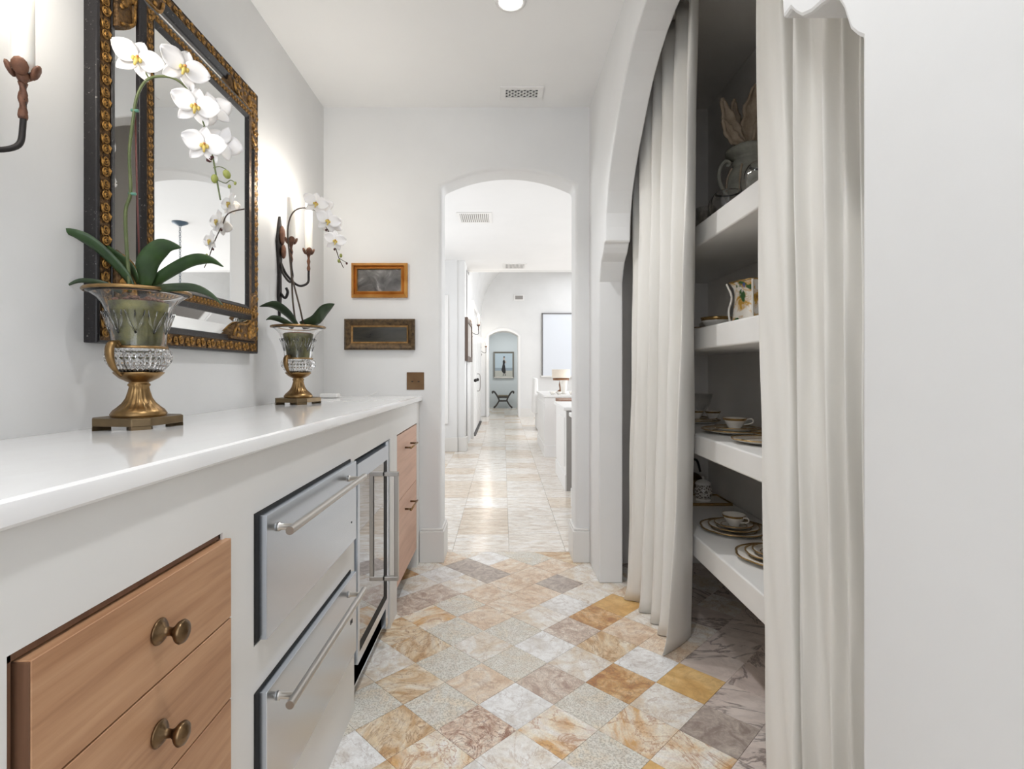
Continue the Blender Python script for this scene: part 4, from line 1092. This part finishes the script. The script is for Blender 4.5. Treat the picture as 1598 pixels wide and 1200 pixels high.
obj('pot_body', bm, painted, t, True)
bm = B()
pts = []
for k in range(25):
    a = 2 * PI * (k + .5) / 24; c_, s2 = math.cos(a), math.sin(a); rr = .0625 / max(abs(c_), abs(s2)) ** .75 * (1 + .05 * math.cos(8 * a)); pts.append((rr * c_, rr * s2, .150))
obj('gilt_rim', tube(bm, pts, .003, 5), gold_rim, t, True)
for k in range(4):
    a = PI / 4 + k * PI / 2
    obj('corner_scroll', tube(B(), smoothpath([(.072 * math.cos(a), .072 * math.sin(a), .0), (.078 * math.cos(a), .078 * math.sin(a), .05), (.068 * math.cos(a), .068 * math.sin(a), .10), (.086 * math.cos(a), .086 * math.sin(a), .148)], 4), .004, 6), china, t, True)
# top shelf: carved urn finial, glass bowls, tumblers
Z1 = 1.615
carved = mottled('carved_wood', (150, 132, 112), (188, 170, 148), 25, .7, 0, .5, 60)
carved_g = mottled('carved_grey', (134, 134, 124), (168, 166, 154), 25, .7, 0, .4, 60)
t = thing('carved_urn', 'weathered carved wooden urn with leafy top on the topmost shelf', 'ornament', (.985, 2.12, Z1))
S_ = 1.0
rib = lambda a, z, r: 1 + .03 * abs(math.cos(4 * a)) if .09 < z < .24 else 1
obj('urn_body', lathe(B(), [(0, 0), (.05, 0), (.052, .014), (.030, .03), (.026, .05), (.048, .07), (.078, .11), (.086, .16), (.080, .21), (.066, .245), (.052, .255), (.060, .262), (.064, .272), (.052, .280), (.056, .290), (.086, .305), (.088, .318), (.060, .335), (.03, .34), (0, .34)], n=48, mod=rib, cap=False), carved_g, t, True)
bm = B()
for k in range(8):
    a = k * PI / 4
    tube(bm, smoothpath([(r * math.cos(a), r * math.sin(a), z) for r, z in ((.052, .072), (.082, .11), (.090, .16), (.084, .21), (.068, .247))], 4), .0045, 5)
obj('body_rib', bm, carved, t, True)
for sg in (1, -1):
    pts = [(-sg * .075, 0, .115), (-sg * .098, 0, .15), (-sg * .118, 0, .20), (-sg * .115, 0, .245), (-sg * .095, 0, .275), (-sg * .078, 0, .272), (-sg * .080, 0, .258), (-sg * .090, 0, .262)]
    obj('handle', tube(B(), smoothpath(pts, 5), lambda u: .009 - .003 * u, 8), carved_g, t, True)
def acanthus(px, pz, ang, L, W, yy=0, curl=.3):
    bm = B(); rows_ = []
    n_ = 12
    for i in range(n_ + 1):
        s = i / n_; th = ang + curl * s * s * 2
        x = px + L * s * math.sin(ang + curl * s); z = pz + L * s * math.cos(ang + curl * s)
        w_ = W * math.sin(PI * (s * .86 + .12)) ** .8 * (1 + .18 * math.sin(s * 22))
        dx, dz = math.cos(th), -math.sin(th)
        rows_.append([bm.verts.new((x + dx * u * w_, yy + .014 * (1 - u * u) - .03 * s * s + .004 * math.cos(9 * u), z + dz * u * w_)) for u in (-1, -.66, -.33, 0, .33, .66, 1)])
    for i in range(n_):
        for j in range(6): bm.faces.new((rows_[i][j], rows_[i][j + 1], rows_[i + 1][j + 1], rows_[i + 1][j]))
    o = obj('carved_leaf', bm, carved, t, True); s2 = o.modifiers.new('s', 'SOLIDIFY'); s2.thickness = .012
for a in ((0, .33, -.05, .24, .034, 0, .1), (-.03, .33, -.62, .20, .030, -.02, .1), (-.035, .33, -1.15, .13, .026, -.03, .35), (.02, .33, .3, .23, .034, -.01, .1), (.03, .33, .7, .18, .03, -.02, .1), (.03, .33, 1.1, .12, .026, -.03, -.3), (0, .33, .1, .20, .03, .03, .1), (-.02, .33, -.3, .2, .028, .03, .1)):
    acanthus(*a)
def gbowl(loc, R_, label):
    t = thing('crystal_bowl', label, 'bowl', loc, 0, 'cut-glass bowls on the topmost shelf')
    md = lambda a, z, r: 1 + .02 * math.cos(12 * a + z * 40)
    pr = [(R_ * .4, 0)] + [(R_ * math.sin(x_), R_ * .92 - R_ * math.cos(x_)) for x_ in [.42 + k * .17 for k in range(13)]]
    inn = [((r - .004) if r > .005 else r, z) for r, z in pr[::-1]]; inn[-1] = (0, .006)
    obj('bowl_glass', lathe(B(), [(0, 0)] + pr + inn, n=72, mod=md, cap=False), crystal, t, True)
gbowl((.865, 2.03, Z1), .072, 'round cut-glass bowl in front of the carved urn, topmost shelf')
gbowl((.90, 1.80, Z1), .085, 'cut-glass bowl mostly behind the near curtain, topmost shelf')
for k, (x, y) in enumerate(((.845, 2.21), (.90, 2.30), (.84, 2.33))):
    t = thing('tumbler', ['clear glass tumbler nearest the round bowl, topmost shelf', 'clear tumbler at the back of the three, topmost shelf', 'clear tumbler furthest down the topmost shelf, by the curtain'][k], 'glass', (x, y, Z1), 0, 'glass tumblers on the topmost shelf')
    obj('glass_wall', lathe(B(), [(0, 0), (.030, 0), (.031, .01), (.036, .115), (.034, .115), (.029, .014), (0, .012)], n=40, mod=lambda a, z, r: 1 + .015 * math.cos(14 * a), cap=False), thin_glass, t, True)

# ------------------------------------------------------------------ things in the rooms beyond
# console / tables on the right
def table(name, label, x0, x1, y0, y1, h, m=white_m, slab_m=white_m, cat='cabinet', over=.02):
    t = thing(name, label, cat)
    obj('body', bx(x0, x1, y0, y1, 0, h - .03), m, t, bevel=.004)
    obj('top', bx(x0 - over, x1, y0 - over, y1 + over, h - .03, h), slab_m, t, bevel=.005)
    obj('plinth', bx(x0 - .008, x1, y0 - .008, y1, 0, .14), m, t, bevel=.003)
    obj('side_panel', bx(x0 - .006, x0, y0 + .07, y1 - .07, .2, h - .1), m, t, bevel=.002)
    return t
table('kitchen_island', 'white kitchen unit nearest the doorway, mostly behind the jamb', .535, 1.5, 3.5, 4.12, .727)
t2 = table('kitchen_island', 'white panelled kitchen island with grey end, middle of three', .55, 1.6, 4.63, 5.47, .735)
obj('end_panel', bx(.556, 1.6, 4.618, 4.63, 0, .70), grey_m, t2)
table('sideboard', 'white square-legged console furthest along, carrying lamp and crockery', .51, 1.8, 6.46, 7.8, .757, over=.015)
t = thing('wooden_table', 'brown wooden table top between the white island and console', 'table')
obj('table_top', bx(.615, 1.6, 5.65, 6.2, .70, .735), brown_wood, t)
for xx, yy in ((.64, 5.68), (.64, 6.13), (1.5, 5.68), (1.5, 6.13)): obj('leg', bx(xx, xx + .05, yy, yy + .05, 0, .70), brown_wood, t)
# table lamp
t = thing('table_lamp', 'table lamp with cream drum shade on the white console', 'lamp', (.80, 7.3, .757))
obj('lamp_shade', lathe(B(), [(.125, .20), (.125, .315), (.120, .315), (.120, .20), (.125, .20)], n=32, cap=False), plain('shade_cream', (238, 226, 210), .8), t, True)
obj('shade_band', lathe(B(), [(.110, .165), (.112, .195), (.10, .195), (.10, .165), (.110, .165)], n=32, cap=False), brown_wood, t, True)
obj('lamp_base', lathe(B(), [(0, 0), (.06, 0), (.05, .02), (.02, .04), (.03, .10), (.02, .16), (.008, .19), (.008, .2), (0, .2)], n=20, cap=False), brown_wood, t, True)
t = thing('pitcher', 'white tapering vase in front of the cream-shaded lamp', 'vase', (.775, 6.75, .757))
obj('pitcher_body', lathe(B(), [(0, 0), (.036, 0), (.034, .02), (.040, .08), (.052, .175), (.048, .175), (.034, .07), (0, .02)], n=24, cap=False), china, t, True)
for k, (x, y, l_) in enumerate(((.62, 6.6, 'small white bowl leftmost on the white console'), (.70, 6.62, 'small white bowl beside the tapering vase on console'), (.86, 6.6, 'small white bowl right of the tapering vase, near jamb'))):
    t = thing('bowl', l_, 'bowl', (x, y, .757), 0, 'small white bowls on the console')
    obj('bowl_body', lathe(B(), [(0, 0), (.018, 0), (.034, .018), (.040, .036), (.037, .036), (.028, .018), (0, .006)], n=20, cap=False), china, t, True)
# white armchair
t = thing('armchair', 'white slipcovered armchair beyond the console, facing right', 'chair', (.80, 9.6, 0))
cover = plain('slipcover', (240, 240, 239), .85)
obj('seat', bx(-.20, .35, -.30, .30, .30, .46), cover, t, bevel=.03, seg=3)
obj('backrest', prism(B(), [(-.27, .30), (-.16, .30), (-.19, .92), (-.25, .93)], 1, -.31, .31), cover, t, bevel=.02, seg=3)
for s in (-1, 1): obj('armrest', bx(-.2, .3, s * .33 - .05, s * .33 + .05, .3, .64), cover, t, bevel=.03, seg=3)
obj('skirt', bx(-.2, .35, -.34, .34, .02, .31), cover, t, bevel=.01)
# large pale panel on far wall
t = thing('wall_panel', 'large pale rectangular panel with thin dark edge on far wall', 'picture')
p0 = onY(847, 586, 12.2); 
obj('panel', bx(p0.x, 2.2, 12.165, 12.19, p0.z, 2.36), plain('panel_blue_white', (224, 228, 234), .3), t)
obj('panel_frame', box(bx(p0.x - .02, p0.x, 12.15, 12.2, p0.z, 2.38), p0.x - .02, 2.2, 12.15, 12.2, 2.36, 2.385), plain('frame_grey', (110, 108, 108), .5), t)
obj('panel_ledge', bx(p0.x - .04, 2.2, 12.13, 12.2, p0.z - .035, p0.z), white_m, t)
# hall picture, left
t = thing('picture', 'dark brown framed picture seen edge-on in the hall', 'picture')
obj('frame', box(box(bx(-.500, -.462, 6.93 + .01, 7.02, 1.185, 1.76), -.500, -.462, 7.9, 8.0, 1.185, 1.76), -.500, -.462, 7.02, 7.9, 1.185, 1.25), plain('umber_frame', (96, 80, 70), .5), t)
obj('frame_top', bx(-.500, -.462, 7.02, 7.9, 1.70, 1.76), plain('umber_frame2', (96, 80, 70), .5), t)
obj('canvas', bx(-.500, -.475, 7.02, 7.9, 1.25, 1.70), plain('pale_canvas', (188, 182, 176), .4), t)
# alcove painting and bench
YA = 15.2
t = thing('painting', 'painting of a standing woman in black dress by the sea', 'picture')
p0, p1 = onY(770, 590, YA), onY(802, 549, YA)
obj('frame', yring(B(), p0.x, p1.x, p0.z, p1.z, .045, YA, YA - .05, YA - .03), plain('silver_frame', (140, 136, 128), .4, .4), t)
a, b, c_, d = p0.x + .045, p1.x - .045, p0.z + .045, p1.z - .045
cv = obj('canvas', bx(a, b, YA - .03, YA - .01, c_, d), plain('painted_sky', (196, 210, 218), .6), t)
hz = c_ + (d - c_) * .38
obj('painted_sea', bx(a, b, YA - .0315, YA - .03, c_ + (d - c_) * .25, hz), plain('painted_sea', (162, 174, 184), .6), cv)
obj('painted_sand', bx(a, b, YA - .0315, YA - .03, c_, c_ + (d - c_) * .25), plain('painted_sand', (202, 200, 190), .6), cv)
cxm = (a + b) / 2 + .01; H_ = d - c_
def poly(pts, m, nm, y): obj(nm, prism(B(), [(cxm + u * H_, c_ + v_ * H_) for u, v_ in pts], 1, y, y + .001), m, cv)
blk = plain('painted_black', (44, 42, 44), .6); skin = plain('painted_skin', (206, 176, 156), .6)
poly([(-.07, .18), (-.11, .28), (-.08, .42), (-.05, .55), (-.055, .66), (-.02, .72), (.03, .70), (.05, .62), (.03, .54), (.05, .42), (.07, .28), (.07, .15), (0, .13)], blk, 'painted_dress', YA - .034)
poly([(-.02, .71), (-.03, .77), (-.02, .83), (.02, .84), (.03, .78), (.015, .71)], skin, 'painted_head', YA - .034)
poly([(-.035, .79), (-.03, .85), (0, .875), (.035, .86), (.04, .80), (.02, .82), (-.02, .825)], blk, 'painted_hair', YA - .035)
poly([(.035, .69), (.10, .62), (.05, .56), (.045, .585), (.075, .62), (.03, .655)], skin, 'painted_arm', YA - .035)
poly([(-.04, .14), (-.045, .06), (-.06, .035), (-.02, .035), (-.02, .14)], blk, 'painted_leg', YA - .034)
poly([(.03, .14), (.035, .06), (.03, .035), (.07, .035), (.05, .14)], blk, 'painted_leg', YA - .034)
t = thing('bench', 'curved dark bench with scrolled arms under the woman painting', 'bench', (0.0, 14.9, 0))
bench_m = mottled('bench_wood', (52, 48, 46), (84, 78, 72), 10, .5)
for yy in (-.14, .14):
    for s in (-1, 1):
        obj('leg', tube(B(), smoothpath([(-s * .26, yy, .02), (-s * .20, yy, .07), (-s * .12, yy, .20), (s * .0 - s * .12, yy, .26), (-s * .17, yy, .36), (-s * .24, yy, .46), (-s * .30, yy, .47), (-s * .29, yy, .42)], 5), .018, 8), bench_m, t, True)
obj('seat', bx(-.15, .15, -.16, .16, .30, .34), bench_m, t, bevel=.015)
obj('seat_cushion', bx(-.14, .14, -.15, .15, .34, .37), plain('cushion_olive', (120, 112, 92), .8), t, bevel=.01)
for yy in (-.14, .14): obj('stretcher', tube(B(), [(-.13, yy, .21), (.13, yy, .21)], .014, 8), bench_m, t, True)
for s in (-1, 1): obj('arm_rail', tube(B(), [(s * .29, -.15, .47), (s * .29, .15, .47)], .022, 10), bench_m, t, True)

# pendant seen in the mirror
t = thing('pendant_lamp', 'white bell-shaped pendant on blue-grey chain, seen in the mirror', 'pendant lamp', (1.30, 5.15, 0))
slate = plain('slate_blue', (62, 82, 98), .4)
obj('canopy', lathe(B(), [(0, 2.5), (.07, 2.5), (.07, 2.49), (.02, 2.465), (0, 2.46)], n=24, cap=False), slate, t, True)
bm = B()
for k in range(26):
    z = 2.455 - k * .0235
    m = Matrix.Translation((0, 0, z)) @ Matrix.Rotation(PI / 2 * (k % 2), 4, 'Z') @ Matrix.Rotation(PI / 2, 4, 'X') @ Matrix.Diagonal((.7, 1.15, 1, 1))
    pts = [m @ Vector((.012 * math.cos(a), .012 * math.sin(a), 0)) for a in [2 * PI * i / 10 for i in range(11)]]
    tube(bm, pts, .0028, 5)
obj('chain', bm, slate, t, True)
obj('lamp_shade', lathe(B(), [(.02, 1.86), (.07, 1.845), (.15, 1.76), (.21, 1.62), (.25, 1.50), (.26, 1.48), (.25, 1.485), (.205, 1.62), (.145, 1.755), (.06, 1.84), (.02, 1.85), (.02, 1.86)], n=36, cap=False), plain('shade_white', (238, 236, 232), .6), t, True)
